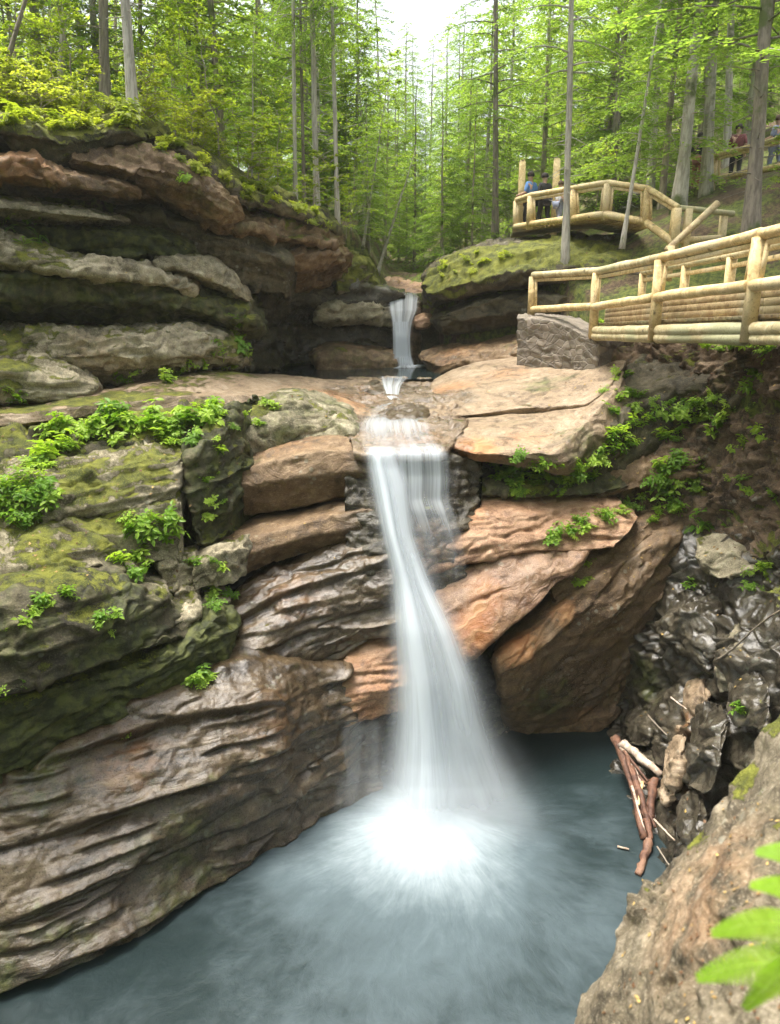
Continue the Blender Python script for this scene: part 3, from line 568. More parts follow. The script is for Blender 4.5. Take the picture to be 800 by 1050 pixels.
slab('mossy_rock', [
    [(436, 272, 26.0), (470, 256, 25.5), (510, 246, 25.0), (560, 240, 24.5), (610, 240, 23.8), (670, 250, 22.8)],
    [(429, 292, 24.0), (465, 274, 23.4), (505, 262, 22.9), (555, 255, 22.4), (610, 258, 21.6), (670, 268, 20.8)],
    [(430, 304, 23.6), (466, 293, 22.7), (506, 282, 22.0), (555, 276, 21.4), (612, 276, 20.7), (670, 282, 20.2)],
    [(436, 316, 24.0), (468, 306, 23.1), (508, 298, 22.3), (556, 292, 21.7), (615, 292, 21.0), (670, 296, 20.5)]],
    M_DRK, back=(0, 2.0, 0), res=.05, strata=.06, fs=2.5, blocks=.08, moss=.02, alg=.1, ends=(.5, 0),
    spots=[('moss', 470, 275, 23.3, 2.6, .8), ('moss', 560, 250, 22.6, 2.4, .6), ('moss', 620, 255, 21.8, 1.8, .4)], label='dark layered rock capped with bright yellow green moss right of the upper fall', cat='rock')
slab('rock_slab', [
    [(440, 322, 24.6), (470, 312, 24.0), (520, 300, 23.3), (570, 300, 22.5), (640, 305, 21.5)],
    [(437, 328, 23.6), (470, 317, 22.9), (520, 303, 22.2), (570, 303, 21.5), (640, 308, 20.7)],
    [(442, 336, 23.6), (472, 330, 22.9), (520, 322, 22.2), (570, 320, 21.5), (640, 320, 20.7)],
    [(450, 342, 24.2), (475, 340, 23.6), (520, 338, 23.0), (570, 335, 22.3), (640, 335, 21.5)]],
    M_DRK, back=(0, 2.0, 0), res=.05, strata=.04, blocks=.05, alg=.25, ends=(.5, 0), label='lower dark slab under the moss capped rock right of the upper fall', cat='rock')
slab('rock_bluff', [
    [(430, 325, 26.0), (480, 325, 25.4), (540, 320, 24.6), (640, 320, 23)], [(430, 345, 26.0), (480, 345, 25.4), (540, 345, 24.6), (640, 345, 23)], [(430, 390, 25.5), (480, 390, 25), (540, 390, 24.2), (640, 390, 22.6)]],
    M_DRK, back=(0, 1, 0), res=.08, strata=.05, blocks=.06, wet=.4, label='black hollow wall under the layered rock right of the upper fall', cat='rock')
slab('rock_ledge', [
    [(424, 362, 24.9), (460, 352, 24.2), (500, 346, 23.4), (540, 338, 22.4), (590, 338, 21)],
    [(430, 370, 23.2), (462, 362, 22.6), (500, 356, 22.0), (540, 350, 21.2), (590, 350, 20)],
    [(440, 376, 22.5), (466, 372, 22.0), (500, 366, 21.5), (540, 362, 20.7), (590, 365, 19.5)],
    [(445, 390, 22.5), (466, 386, 22.0), (500, 378, 21.5), (540, 375, 20.7), (590, 380, 19.5)]],
    M_BRN, back=(0, 1.5, -.1), res=.05, strata=.05, blocks=.04, wet=.15, ends=(.4, 0), spots=[('stain', 470, 360, 22.8, 1.2, .3), ('alg', 530, 355, 21.6, 1.0, .4)], label='brown ledge at the right edge of the upper pool beside the pier', cat='rock')
# stream bed above the upper fall
slab('stream_boulder', [[(388, 290, 29.5), (405, 283, 30), (425, 286, 30), (445, 292, 29.5)], [(388, 298, 28.0), (405, 294, 28.0), (425, 296, 28), (445, 300, 28)], [(388, 304, 27.6), (405, 304, 27.6), (425, 304, 27.6), (445, 306, 27.6)]],
    M_PNK, back=(0, 1, 0), res=.06, ends=(.4, .4), strata=.04, blocks=.08, label='pinkish bedrock of the stream just above the upper fall', cat='rock')
# ================================================================== CASCADE BED and right slabs
slab('stream_bed', [
    [(352, 388, 21.0), (375, 387, 21.0), (400, 387, 21.0), (425, 387, 21.0), (450, 386, 21.0), (480, 386, 20.8)],
    [(350, 398, 19.2), (372, 398, 19.0), (398, 402, 18.6), (425, 400, 18.8), (450, 400, 18.8), (480, 398, 18.8)],
    [(348, 412, 17.2), (372, 414, 17.0), (400, 416, 16.9), (425, 412, 17.2), (452, 414, 16.8), (485, 412, 17)],
    [(350, 430, 15.6), (372, 436, 15.3), (400, 440, 15.2), (425, 432, 15.6), (452, 432, 15.6), (485, 430, 15.6)],
    [(360, 452, 14.1), (376, 458, 13.9), (400, 458, 13.9), (425, 455, 14.0), (452, 455, 14.0), (485, 455, 14.0)],
    [(362, 464, 13.55), (376, 466, 13.5), (400, 466, 13.5), (425, 464, 13.55), (458, 464, 13.6), (480, 466, 13.7)],
    [(366, 474, 13.6), (378, 476, 13.55), (400, 476, 13.55), (425, 476, 13.6), (456, 476, 13.65), (476, 474, 13.8)]],
    M_TAN, back=(0, 1.2, -.2), res=.035, strata=.035, fs=2.5, blocks=.05, crack=.04, big=.06, fine=.02, wet=.35, ends=(0, .9),
    spots=[('stain', 420, 445, 14.6, 1.2, .35), ('stain', 360, 400, 18, 1.5, .3), ('wet', 400, 400, 18.6, 2.2, .7), ('wet', 410, 440, 15, 1.8, .6), ('alg', 380, 420, 16.5, .8, .35), ('stain', 405, 470, 13.5, .5, .25)], label='wet orange brown bedrock step carrying the cascade to the lip of the fall', cat='rock')
slab('boulder', [[(380, 432, 15.9), (400, 420, 16.4), (425, 414, 16.8), (442, 418, 16.8)], [(378, 440, 15.2), (402, 430, 15.6), (428, 424, 15.9), (444, 424, 16.2)], [(384, 446, 15.1), (404, 440, 15.3), (428, 434, 15.6), (442, 430, 16.0)]],
    M_WET, back=(0, .6, -.1), res=.03, ends=(.25, .25), strata=.02, blocks=.03, wet=.5, big=.04, crack=.02, label='wet grey rock in the middle of the cascade', cat='boulder')
slab('boulder', [[(366, 398, 19.3), (385, 390, 20), (402, 392, 20), (430, 392, 20)], [(362, 408, 18.2), (382, 402, 18.4), (402, 404, 18.4), (428, 402, 18.6)], [(368, 416, 18.0), (384, 414, 18.1), (402, 416, 18.1), (426, 410, 18.4)]],
    M_WET, back=(0, .6, -.1), res=.035, ends=(.3, .3), strata=.04, blocks=.06, wet=.5, alg=.2, big=.04, label='dark wet rock at the head of the cascade just below the upper pool', cat='boulder')
slab('rock_slab', [
    [(432, 388, 20.4), (480, 374, 20.8), (530, 366, 21), (580, 366, 19.5), (625, 368, 17.6), (645, 370, 16.9)],
    [(440, 404, 18.0), (485, 396, 18.2), (535, 390, 18.2), (580, 385, 17.6), (622, 380, 16.8), (645, 374, 16.4)],
    [(444, 420, 16.6), (490, 416, 16.6), (535, 412, 16.6), (580, 410, 16.2), (608, 406, 15.9), (630, 392, 16.0)],
    [(450, 428, 16.2), (490, 424, 16.2), (535, 418, 16.2), (575, 416, 15.9), (600, 414, 15.7), (622, 402, 15.8)],
    [(454, 434, 16.3), (490, 430, 16.3), (535, 426, 16.3), (575, 424, 16.0), (600, 424, 15.8), (618, 412, 16.0)]],
    M_TAN, back=(.2, 1.5, -.4), res=.04, strata=.02, fs=2, blocks=.02, fb=.5, crack=.02, big=.06, fine=.012, moss=-.35, ends=(.7, .15),
    spots=[('alg', 555, 395, 17.5, 1.0, .55), ('stain', 460, 400, 18.5, 1.0, .5), ('wet', 450, 410, 17.5, 1.3, .8), ('alg', 600, 378, 17.5, .8, .3), ('moss', 545, 415, 16.4, .4, .4), ('stain', 520, 380, 19, 1, .3)], label='upper plate of the smooth tan slab, reaching back to the stone pier', cat='rock')
slab('rock_slab', [
    [(432, 440, 15.6), (480, 426, 16.4), (530, 420, 16.6), (575, 416, 16.2), (605, 412, 15.9), (640, 378, 16.5)],
    [(440, 452, 14.6), (480, 444, 14.9), (525, 438, 15.1), (565, 436, 15.0), (592, 430, 15.0), (640, 384, 16.2)],
    [(462, 464, 13.8), (485, 462, 13.9), (520, 462, 14.0), (550, 464, 13.9), (575, 460, 13.9), (640, 392, 15.9)],
    [(464, 468, 13.8), (485, 467, 13.85), (520, 468, 13.95), (550, 472, 13.9), (585, 472, 13.95), (655, 408, 15.8)],
    [(466, 474, 14.1), (485, 474, 14.2), (520, 478, 14.3), (552, 484, 14.2), (600, 488, 14.4), (668, 430, 15.8)]],
    M_TAN, back=(.2, 2.0, .1), res=.04, strata=.02, fs=2, blocks=.02, fb=.5, crack=.02, big=.05, fine=.012, moss=-.35, ends=(.6, .2),
    spots=[('stain', 485, 455, 14.2, .8, .85), ('wet', 460, 450, 14.4, .8, .9), ('stain', 540, 445, 14.6, .7, .35), ('alg', 520, 430, 15.5, .7, .35), ('moss', 470, 470, 13.9, .25, .6), ('alg', 600, 460, 14.3, 1.2, .5), ('alg', 650, 420, 15.8, 1.2, .5), ('moss', 585, 425, 15.5, .5, .3)], label='lower plate of the smooth tan slab, overhanging beside the lip of the fall', cat='rock')
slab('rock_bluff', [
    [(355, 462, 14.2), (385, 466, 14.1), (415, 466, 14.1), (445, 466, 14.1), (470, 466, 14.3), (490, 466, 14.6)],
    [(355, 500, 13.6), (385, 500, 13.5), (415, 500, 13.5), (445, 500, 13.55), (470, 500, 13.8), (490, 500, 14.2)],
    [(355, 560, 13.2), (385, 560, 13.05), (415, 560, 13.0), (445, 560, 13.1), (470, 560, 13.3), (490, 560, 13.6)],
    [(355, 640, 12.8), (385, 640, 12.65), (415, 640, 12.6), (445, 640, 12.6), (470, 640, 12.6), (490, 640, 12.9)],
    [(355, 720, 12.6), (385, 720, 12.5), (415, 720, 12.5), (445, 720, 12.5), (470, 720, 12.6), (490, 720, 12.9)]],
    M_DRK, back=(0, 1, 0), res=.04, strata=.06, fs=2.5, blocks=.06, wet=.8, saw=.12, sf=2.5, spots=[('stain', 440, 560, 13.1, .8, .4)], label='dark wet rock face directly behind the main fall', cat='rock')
# dark side of the slab below the pier
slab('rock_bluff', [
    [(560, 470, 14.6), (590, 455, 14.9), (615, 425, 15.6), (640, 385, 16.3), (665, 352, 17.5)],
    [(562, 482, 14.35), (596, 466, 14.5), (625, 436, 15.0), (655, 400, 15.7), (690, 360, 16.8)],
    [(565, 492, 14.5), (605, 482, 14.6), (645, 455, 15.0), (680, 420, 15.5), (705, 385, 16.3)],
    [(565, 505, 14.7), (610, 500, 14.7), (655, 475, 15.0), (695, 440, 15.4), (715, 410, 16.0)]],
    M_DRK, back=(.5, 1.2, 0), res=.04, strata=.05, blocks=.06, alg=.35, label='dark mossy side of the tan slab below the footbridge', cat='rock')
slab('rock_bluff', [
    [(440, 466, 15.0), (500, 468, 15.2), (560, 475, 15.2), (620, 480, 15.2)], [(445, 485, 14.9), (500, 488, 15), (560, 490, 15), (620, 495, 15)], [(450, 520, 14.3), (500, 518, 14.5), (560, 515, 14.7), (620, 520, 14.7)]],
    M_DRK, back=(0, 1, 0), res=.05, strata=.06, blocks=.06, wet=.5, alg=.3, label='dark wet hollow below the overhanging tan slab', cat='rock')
slab('rock_ledge', [
    [(470, 492, 14.8), (510, 482, 15.0), (560, 480, 15.0), (620, 470, 15.2), (660, 450, 15.6)],
    [(472, 502, 14.3), (510, 496, 14.4), (560, 496, 14.4), (620, 492, 14.6), (670, 476, 15.0)],
    [(474, 510, 14.2), (510, 508, 14.2), (560, 510, 14.2), (620, 508, 14.4), (672, 495, 14.8)]],
    M_DRK, back=(0, .8, 0), res=.04, strata=.03, blocks=.05, alg=.5, moss=.05, ends=(.2, 0), spots=[('moss', 550, 505, 14.3, .6, .4)], label='thin dark ledge with bright moss between the tan slab and the orange rock', cat='rock')
slab('rock_slab', [
    [(440, 528, 14.1), (480, 512, 14.5), (520, 506, 14.7), (570, 505, 14.7), (625, 510, 14.6), (655, 528, 14.3)],
    [(430, 550, 13.3), (475, 530, 13.7), (520, 526, 13.8), (560, 530, 13.8), (610, 535, 13.8), (645, 545, 13.7)],
    [(425, 575, 12.95), (475, 560, 13.2), (515, 552, 13.4), (550, 552, 13.5), (590, 556, 13.5), (632, 556, 13.5)],
    [(425, 595, 12.85), (475, 580, 13.0), (512, 572, 13.2), (545, 566, 13.35), (585, 566, 13.4), (628, 562, 13.45)]],
    M_PNK, back=(.1, 1.4, 0), res=.032, strata=.03, fs=2.5, blocks=.03, fb=.6, crack=.05, fine=.015, saw=.10, sf=2.4, wet=.15, moss=-.2, spots=[('stain', 480, 525, 13.8, .6, .4), ('wet', 440, 560, 13.1, .7, .4), ('moss', 600, 535, 13.8, .7, .35)],
    label='wet pinkish shelf just right of the upper part of the main fall', cat='rock')
slab('rock_slab', [
    [(432, 602, 12.9), (470, 585, 13.1), (520, 566, 13.4), (560, 560, 13.6), (590, 556, 13.7), (612, 560, 13.6)],
    [(430, 640, 12.35), (468, 622, 12.5), (512, 602, 12.8), (550, 584, 13.1), (580, 572, 13.3), (604, 570, 13.3)],
    [(440, 672, 12.15), (478, 650, 12.25), (515, 632, 12.5), (548, 612, 12.8), (572, 590, 13.1), (598, 576, 13.2)],
    [(455, 700, 12.15), (492, 668, 12.2), (520, 645, 12.45), (550, 622, 12.75), (574, 598, 13.05), (598, 582, 13.2)]],
    M_PNK, back=(.2, 1.4, 0), res=.03, strata=.025, fs=2, blocks=.025, fb=.6, crack=.03, big=.05, fine=.008, wet=.45, moss=-.3, spots=[('stain', 500, 605, 12.7, .55, .9), ('stain', 490, 640, 12.4, .6, .8), ('stain', 470, 650, 12.3, .7, .4)], ends=(0, .2),
    label='large smooth orange stained plate right of the main fall', cat='rock')
slab('rock_slab', [
    [(505, 672, 12.8), (540, 640, 13.2), (580, 600, 13.7), (630, 560, 14.2), (670, 536, 14.5), (708, 530, 14.6)],
    [(503, 680, 12.4), (540, 652, 12.7), (578, 620, 13.1), (625, 585, 13.5), (668, 560, 13.9), (704, 545, 14.1)],
    [(508, 698, 12.3), (545, 672, 12.6), (584, 640, 13.0), (632, 604, 13.4), (672, 578, 13.8), (700, 560, 14.05)],
    [(515, 725, 13.0), (560, 705, 13.2), (600, 680, 13.4), (640, 645, 13.6), (672, 615, 13.85), (692, 590, 14.1)],
    [(518, 748, 13.9), (570, 745, 13.85), (615, 735, 13.9), (645, 695, 14.0), (668, 650, 14.1), (684, 615, 14.25)],
    [(518, 775, 14.0), (570, 775, 14), (615, 765, 14), (645, 725, 14.1), (668, 675, 14.2), (684, 635, 14.3)]],
    M_BRN, back=(.3, 1.5, 0), res=.033, strata=.04, fs=1.8, blocks=.03, fb=.5, crack=.05, fine=.015, saw=.10, sf=1.6, wet=.35, alg=.1, moss=-.1, ends=(.2, .15),
    spots=[('stain', 530, 655, 12.6, .8, .7), ('stain', 575, 625, 13.1, .5, .5), ('alg', 560, 710, 13.4, 1.0, .45), ('wet', 590, 700, 13.4, 1.2, .3), ('stain', 600, 740, 13.8, .8, .25)], label='great brown rock prow overhanging the right side of the pool', cat='rock')
# block between plate and prow
slab('rock_block', [
    [(560, 600, 13.4), (590, 570, 13.8), (625, 550, 14.2), (660, 525, 14.6), (690, 510, 14.9)],
    [(562, 612, 13.2), (592, 586, 13.5), (628, 562, 13.85), (662, 540, 14.2), (694, 524, 14.5)],
    [(566, 628, 13.15), (596, 602, 13.45), (632, 578, 13.8), (664, 558, 14.1), (698, 540, 14.4)]],
    M_BRN, back=(.2, 1.0, 0), res=.033, strata=.03, blocks=.05, wet=.1, moss=.03, alg=.2, ends=(.2, .1), label='narrow brown block running up beside the leafy patch on the right', cat='rock')
# ================================================================== RIGHT BANK
slab('earth_bank', [
    [(600, 340, 18.6), (660, 340, 17.6), (700, 338, 16.6), (750, 336, 15.2), (800, 335, 13.6), (880, 330, 11.5)],
    [(610, 400, 17.2), (665, 365, 16.8), (705, 362, 15.9), (752, 358, 14.5), (802, 355, 12.9), (880, 352, 11.0)],
    [(610, 450, 15.8), (662, 425, 15.8), (708, 415, 15.2), (755, 405, 14.2), (805, 400, 12.6), (880, 395, 10.7)],
    [(610, 500, 15.0), (662, 480, 15.0), (712, 470, 14.6), (758, 460, 13.6), (808, 460, 12.2), (880, 460, 10.4)],
    [(600, 545, 14.5), (660, 540, 14.5), (712, 535, 14.2), (758, 530, 13.1), (808, 530, 11.8), (880, 530, 10.0)],
    [(600, 575, 14.4), (660, 585, 14.3), (705, 582, 13.9), (755, 575, 12.7), (808, 575, 11.4), (880, 575, 9.8)]],
    M_EARTH, back=(.6, 1.5, .3), res=.04, strata=.05, fs=1.8, blocks=.12, fb=1.1, fine=.07, big=.16, moss=.05, alg=.05, stain=.1, spots=[('moss', 640, 470, 15.2, 1.0, .25), ('moss', 700, 500, 14.5, .8, .25), ('moss', 790, 560, 11.8, .8, .3), ('moss', 700, 370, 16, 1, .2), ('alg', 740, 400, 14.5, 1.5, .3)],
    label='dark earth and rock bank under the footbridge on the right', cat='bank')
slab('boulder', [[(640, 395, 16.2), (680, 378, 16.2), (730, 372, 15.4), (778, 380, 14.2)], [(640, 412, 15.6), (682, 398, 15.5), (732, 392, 14.6), (780, 396, 13.5)], [(645, 432, 15.5), (684, 425, 15.3), (732, 418, 14.5), (778, 412, 13.5)]],
    M_DRK, back=(.3, .8, 0), res=.04, ends=(.4, .4), strata=.05, blocks=.09, alg=.25, label='broad dark rock tucked under the footbridge on the right bank', cat='boulder')
slab('boulder', [[(600, 480, 15.2), (640, 462, 15.3), (680, 452, 15.2), (720, 455, 14.8)], [(598, 495, 14.7), (640, 482, 14.8), (682, 470, 14.7), (724, 468, 14.3)], [(602, 515, 14.6), (642, 505, 14.6), (684, 492, 14.5), (722, 488, 14.2)]],
    M_BRN, back=(.3, .8, 0), res=.035, ends=(.3, .3), strata=.05, blocks=.07, moss=.05, label='brown rock slab lying among the leafy plants on the right bank', cat='boulder')
slab('rock_bluff', [
    [(668, 545, 14.7), (705, 552, 14.2), (750, 548, 13.2), (810, 542, 12.1), (890, 540, 10.6)],
    [(655, 590, 14.3), (700, 590, 13.5), (745, 590, 12.6), (810, 588, 11.3), (890, 590, 9.8)],
    [(645, 640, 14.1), (690, 645, 13.0), (735, 640, 12.0), (810, 640, 10.6), (890, 645, 9.2)],
    [(630, 690, 14.2), (680, 695, 12.9), (725, 695, 11.6), (810, 700, 9.9), (890, 710, 8.6)],
    [(618, 735, 14.2), (660, 745, 13.0), (712, 750, 11.3), (800, 760, 9.4), (890, 770, 8.2)],
    [(610, 760, 14.0), (650, 800, 12.0), (680, 830, 10.9), (780, 830, 9.0), (890, 840, 7.8)],
    [(612, 800, 13.9), (662, 880, 10.4), (690, 920, 9.5), (770, 920, 8.6), (890, 920, 7.4)]],
    M_WBK, back=(1.0, 1.0, .2), res=.03, smoothing=4, strata=.06, fs=1.4, blocks=.17, fb=.95, fine=.014, big=.28, crack=.04, wet=.85, moss=-.05, alg=.12,
    spots=[('alg', 650, 700, 13.3, 1.0, .4), ('moss', 640, 690, 13.6, .5, .3), ('stain', 715, 745, 11.4, .5, .5), ('stain', 700, 800, 10.6, .5, .5), ('moss', 680, 770, 11.8, .6, .25), ('moss', 790, 600, 11.3, .7, .3)],
    label='glistening wet black rock wall on the right of the pool', cat='rock')
for rows_, mt, lb, kw in [
    ([[(708, 560, 13.4), (735, 550, 13.3), (762, 556, 12.9), (776, 572, 12.5)], [(706, 572, 12.9), (735, 564, 12.7), (764, 570, 12.3), (776, 582, 12.1)], [(722, 590, 12.7), (742, 596, 12.3), (764, 590, 12.1), (774, 592, 12.0)]], M_GRY, 'pale knobbly boulder perched over a hole on the right bank', dict(moss=.05)),
    ([[(684, 622, 13.4), (712, 608, 12.9), (738, 620, 12.4), (742, 650, 12.0)], [(676, 640, 12.9), (705, 625, 12.3), (732, 640, 11.9), (736, 668, 11.7)], [(690, 668, 12.6), (708, 675, 12.0), (725, 690, 11.6), (732, 694, 11.6)]], M_WBK, 'bulging wet black boulder glinting in the middle of the right wall', dict(wet=.9)),
    ([[(745, 655, 11.8), (765, 645, 11.5), (785, 660, 11.1)], [(736, 690, 11.2), (752, 680, 10.9), (772, 690, 10.5)], [(735, 712, 11.1), (750, 712, 10.8), (765, 706, 10.5)]], M_GRY, 'brownish upright stone below the long thin twig on the right wall', dict(wet=.4)),
    ([[(706, 712, 11.9), (718, 708, 11.7), (730, 712, 11.4)], [(702, 726, 11.7), (714, 722, 11.4), (728, 726, 11.1)], [(702, 744, 11.5), (712, 744, 11.2), (724, 742, 11.0)]], M_TAN, 'tan stone high on the right wall above the driftwood', dict(wet=.2)),
    ([[(690, 758, 11.4), (700, 755, 11.2), (708, 762, 11.0)], [(684, 785, 11.0), (694, 776, 10.8), (702, 786, 10.6)], [(678, 824, 10.8), (688, 826, 10.5), (694, 812, 10.5)]], M_TAN, 'smooth tan pointed stone standing just behind the driftwood', dict(wet=.1, big=.02)),
    ([[(715, 735, 11.0), (735, 728, 10.7), (752, 740, 10.2)], [(704, 775, 10.5), (728, 765, 10.0), (745, 775, 9.7)], [(706, 812, 10.2), (722, 818, 9.7), (736, 810, 9.6)]], M_WBK, 'shiny black angular rock right of the tan pointed stone', dict(wet=1.0)),
    ([[(748, 700, 10.6), (770, 690, 10.4), (792, 700, 9.9)], [(744, 725, 10.2), (768, 718, 9.9), (792, 728, 9.4)], [(748, 748, 10.0), (768, 748, 9.7), (790, 752, 9.3)]], M_WBK, 'wet black rock above the mossy edge of the near boulder', dict(wet=.9)),
    ([[(640, 740, 13.2), (655, 732, 13.1), (668, 738, 12.6)], [(640, 752, 12.9), (656, 745, 12.5), (670, 752, 12.1)], [(642, 766, 12.7), (656, 768, 12.3), (668, 768, 12)]], M_WBK, 'small wet cobble at the waterline by the brown prow', dict(wet=1.0)),
    ([[(668, 752, 12.3), (680, 746, 12.1), (690, 752, 11.8)], [(666, 770, 11.9), (680, 764, 11.6), (690, 770, 11.4)], [(670, 786, 11.7), (680, 788, 11.4), (688, 786, 11.3)]], M_WBK, 'rounded wet black stone right above the top of the driftwood', dict(wet=1.0)),
    ([[(700, 830, 10.0), (715, 822, 9.8), (730, 830, 9.4)], [(692, 860, 9.7), (710, 850, 9.3), (722, 858, 9.1)], [(690, 885, 9.5), (705, 888, 9.2), (716, 880, 9.0)]], M_WBK, 'dark wet rock at the water beside the lower driftwood', dict(wet=1.0))]:
    k = dict(res=.024, ends=(.16, .16), smoothing=5, strata=.03, fs=3, blocks=.07, fb=1.3, fine=.014, crack=.03, big=.08, back=(.15, .5, -.05)); k.update(kw)
    slab('boulder', rows_, mt, label=lb, cat='boulder', **k)
# near boulder, lower right
slab('boulder', [
    [(860, 660, 5.2), (800, 722, 5.0), (758, 785, 4.85), (715, 848, 4.75), (672, 900, 4.7), (640, 955, 4.6), (608, 1015, 4.5), (570, 1090, 4.4)],
    [(900, 690, 4.6), (830, 750, 4.4), (785, 810, 4.25), (738, 868, 4.15), (694, 922, 4.1), (660, 980, 4.0), (626, 1040, 3.9), (590, 1120, 3.8)],
    [(960, 760, 3.9), (890, 830, 3.75), (840, 880, 3.6), (790, 930, 3.5), (740, 980, 3.45), (700, 1040, 3.4), (670, 1100, 3.3), (640, 1180, 3.2)],
    [(1000, 900, 3.0), (940, 960, 2.9), (890, 1010, 2.8), (840, 1060, 2.75), (790, 1110, 2.7), (750, 1160, 2.65), (720, 1220, 2.6), (690, 1300, 2.5)]],
    M_NEAR, back=(.8, 1.0, -3.5), res=.016, smoothing=6, strata=.03, fs=3, blocks=.05, fb=1.2, fine=.022, crack=.03, big=.06, moss=.06, alg=.22, stain=.04,
    spots=[('moss', 800, 735, 4.9, .35, .45), ('moss', 750, 800, 4.75, .3, .42), ('moss', 710, 858, 4.65, .25, .35), ('moss', 640, 965, 4.5, .35, .25), ('stain', 720, 920, 4.0, .8, .22)],
    label='big near boulder of coarse tan rock with a mossy rim at lower right', cat='boulder')
# ================================================================== TERRAIN behind the rocks
FR = [(-14, 16.8), (-7.0, 17.6), (-5.6, 19.2), (-4.6, 21.5), (-3.6, 25.0), (-2.4, 26.4), (-1.5, 27.0), (-.6, 27.3), (-.2, 27.4), (1.3, 27.2), (2.0, 24.2), (4.2, 23.2), (5.0, 20.5), (5.6, 17.5), (6.2, 14.5), (6.8, 11.5), (7.5, 8.5), (14, 7)]
_fx = np.array([a for a, b in FR]); _fy = np.array([b for a, b in FR])
def ground(X, Y):
    X = np.asarray(X, float); Y = np.asarray(Y, float)
    xc = .55+.01*(Y-24)
    dl = np.clip(xc-.4-X, 0, 60); dr = np.clip(X-xc-.6, 0, 60)
    base = 8.6+np.clip(Y-26, 0, 200)*.13-3.2*smooth(24, 15, Y)*smooth(0, 3, X)
    left = 2.0*smooth(.1, 1.6, dl)+np.clip(dl-1, 0, 60)*.2-.004*dl*dl*.2
    right = 1.1*smooth(.1, 1.5, dr)+np.clip(dr-3.8, 0, 60)*.42
    right = np.minimum(right, 16)
    z = base+left+right
    return z
def ground_n(X, Y):
    p = np.stack([np.ravel(X), np.ravel(Y), np.zeros(np.size(X))], 1)
    return (ground(np.ravel(X), np.ravel(Y))+.22*fbm(p*.45, 4)+.05*fbm(p*2.5+7, 2)).reshape(np.shape(X))
xs = np.concatenate([np.linspace(-60, -16, 40), np.linspace(-15.8, 15.8, 240), np.linspace(16, 60, 40)]); ys = np.concatenate([np.linspace(6, 40, 230), np.linspace(40.5, 120, 60)])
XX, YY = np.meshgrid(xs, ys); ZZ = ground_n(XX, YY)
yf = np.interp(XX, _fx, _fy); ZZ = ZZ-9*smooth(.25, -1.0, YY-yf)
ii = np.arange(XX.size).reshape(XX.shape)
ok = (YY-yf > -1.6); q = np.stack([ii[:-1, :-1], ii[:-1, 1:], ii[1:, 1:], ii[1:, :-1]], -1).reshape(-1, 4); q = q[ok.ravel()[q].all(1)]
s = NT('forest_floor'); po = s.n('ShaderNodeNewGeometry').outputs['Position']
n1 = s.noise(po, .8, 6, .65); n2 = s.noise(po, 9, 6, .7); n3 = s.noise(po, 40, 4, .7)
c_ = s.mix(s.ss(n2, .35, .65), (.055, .036, .022), (.16, .105, .062)); c_ = s.mix(s.ss(n3, .56, .72, 0, .6), c_, (.24, .15, .08))
c_ = s.mix(s.ss(s.math('ADD', n1, s.math('MULTIPLY', n2, .25)), .56, .68), c_, s.mix(s.ss(n2, .4, .6), (.05, .07, .014), (.15, .17, .03)))
b_ = s.n('ShaderNodeBsdfPrincipled'); s.l(c_, b_.inputs['Base Color']); b_.inputs['Roughness'].default_value = .95
s.l(s.bump(s.math('ADD', n2, n3), .8, .06), b_.inputs['Normal']); s.l(b_.outputs[0], s.out.inputs[0]); M_FLOOR = s.m
props(mesh_obj('ground', np.stack([XX.ravel(), YY.ravel(), ZZ.ravel()], 1), q, M_FLOOR), 'leaf littered forest floor rising on both sides of the stream', 'ground', None, 'structure')
# mossy brow with roots hanging over the cliff
slab('mossy_bank', [
    [(-70, 96, 17.6), (0, 104, 17.8), (45, 108, 18.0), (90, 112, 18.2), (130, 114, 18.4), (165, 128, 18.6)],
    [(-70, 112, 15.6), (0, 116, 15.9), (45, 122, 16.2), (90, 122, 16.5), (130, 122, 16.8), (160, 140, 17.3)],
    [(-70, 132, 15.2), (0, 134, 15.5), (45, 142, 15.8), (90, 140, 16.1), (130, 136, 16.6), (156, 148, 17.0)],
    [(-70, 156, 15.6), (0, 154, 15.9), (45, 168, 16.2), (75, 172, 16.4), (125, 152, 16.8), (150, 154, 17.1)]],
    M_DRK, back=(-.2, 2.6, .3), res=.05, strata=.05, blocks=.08, fb=1.0, fine=.03, big=.2, moss=.52, alg=.4, ends=(0, .5), label='overhanging mossy brow of soil and roots on top of the cliff', cat='bank')
slab('mossy_bank', [
    [(150, 128, 19.0), (200, 148, 19.4), (245, 178, 20.0), (290, 200, 20.8), (330, 214, 21.8), (352, 230, 22.6)],
    [(148, 142, 17.4), (200, 160, 17.9), (243, 188, 18.8), (290, 208, 19.8), (330, 222, 20.8), (352, 236, 21.8)],
    [(150, 152, 17.4), (200, 170, 17.9), (240, 204, 18.7), (288, 218, 19.8), (328, 232, 20.8), (350, 242, 21.7)]],
    M_DRK, back=(-.6, 6.0, .4), res=.05, strata=.03, blocks=.06, fb=1.0, fine=.025, big=.12, moss=.5, alg=.3, ends=(.3, .4), label='thin mossy turf edge sloping down over the overhanging prow', cat='bank')
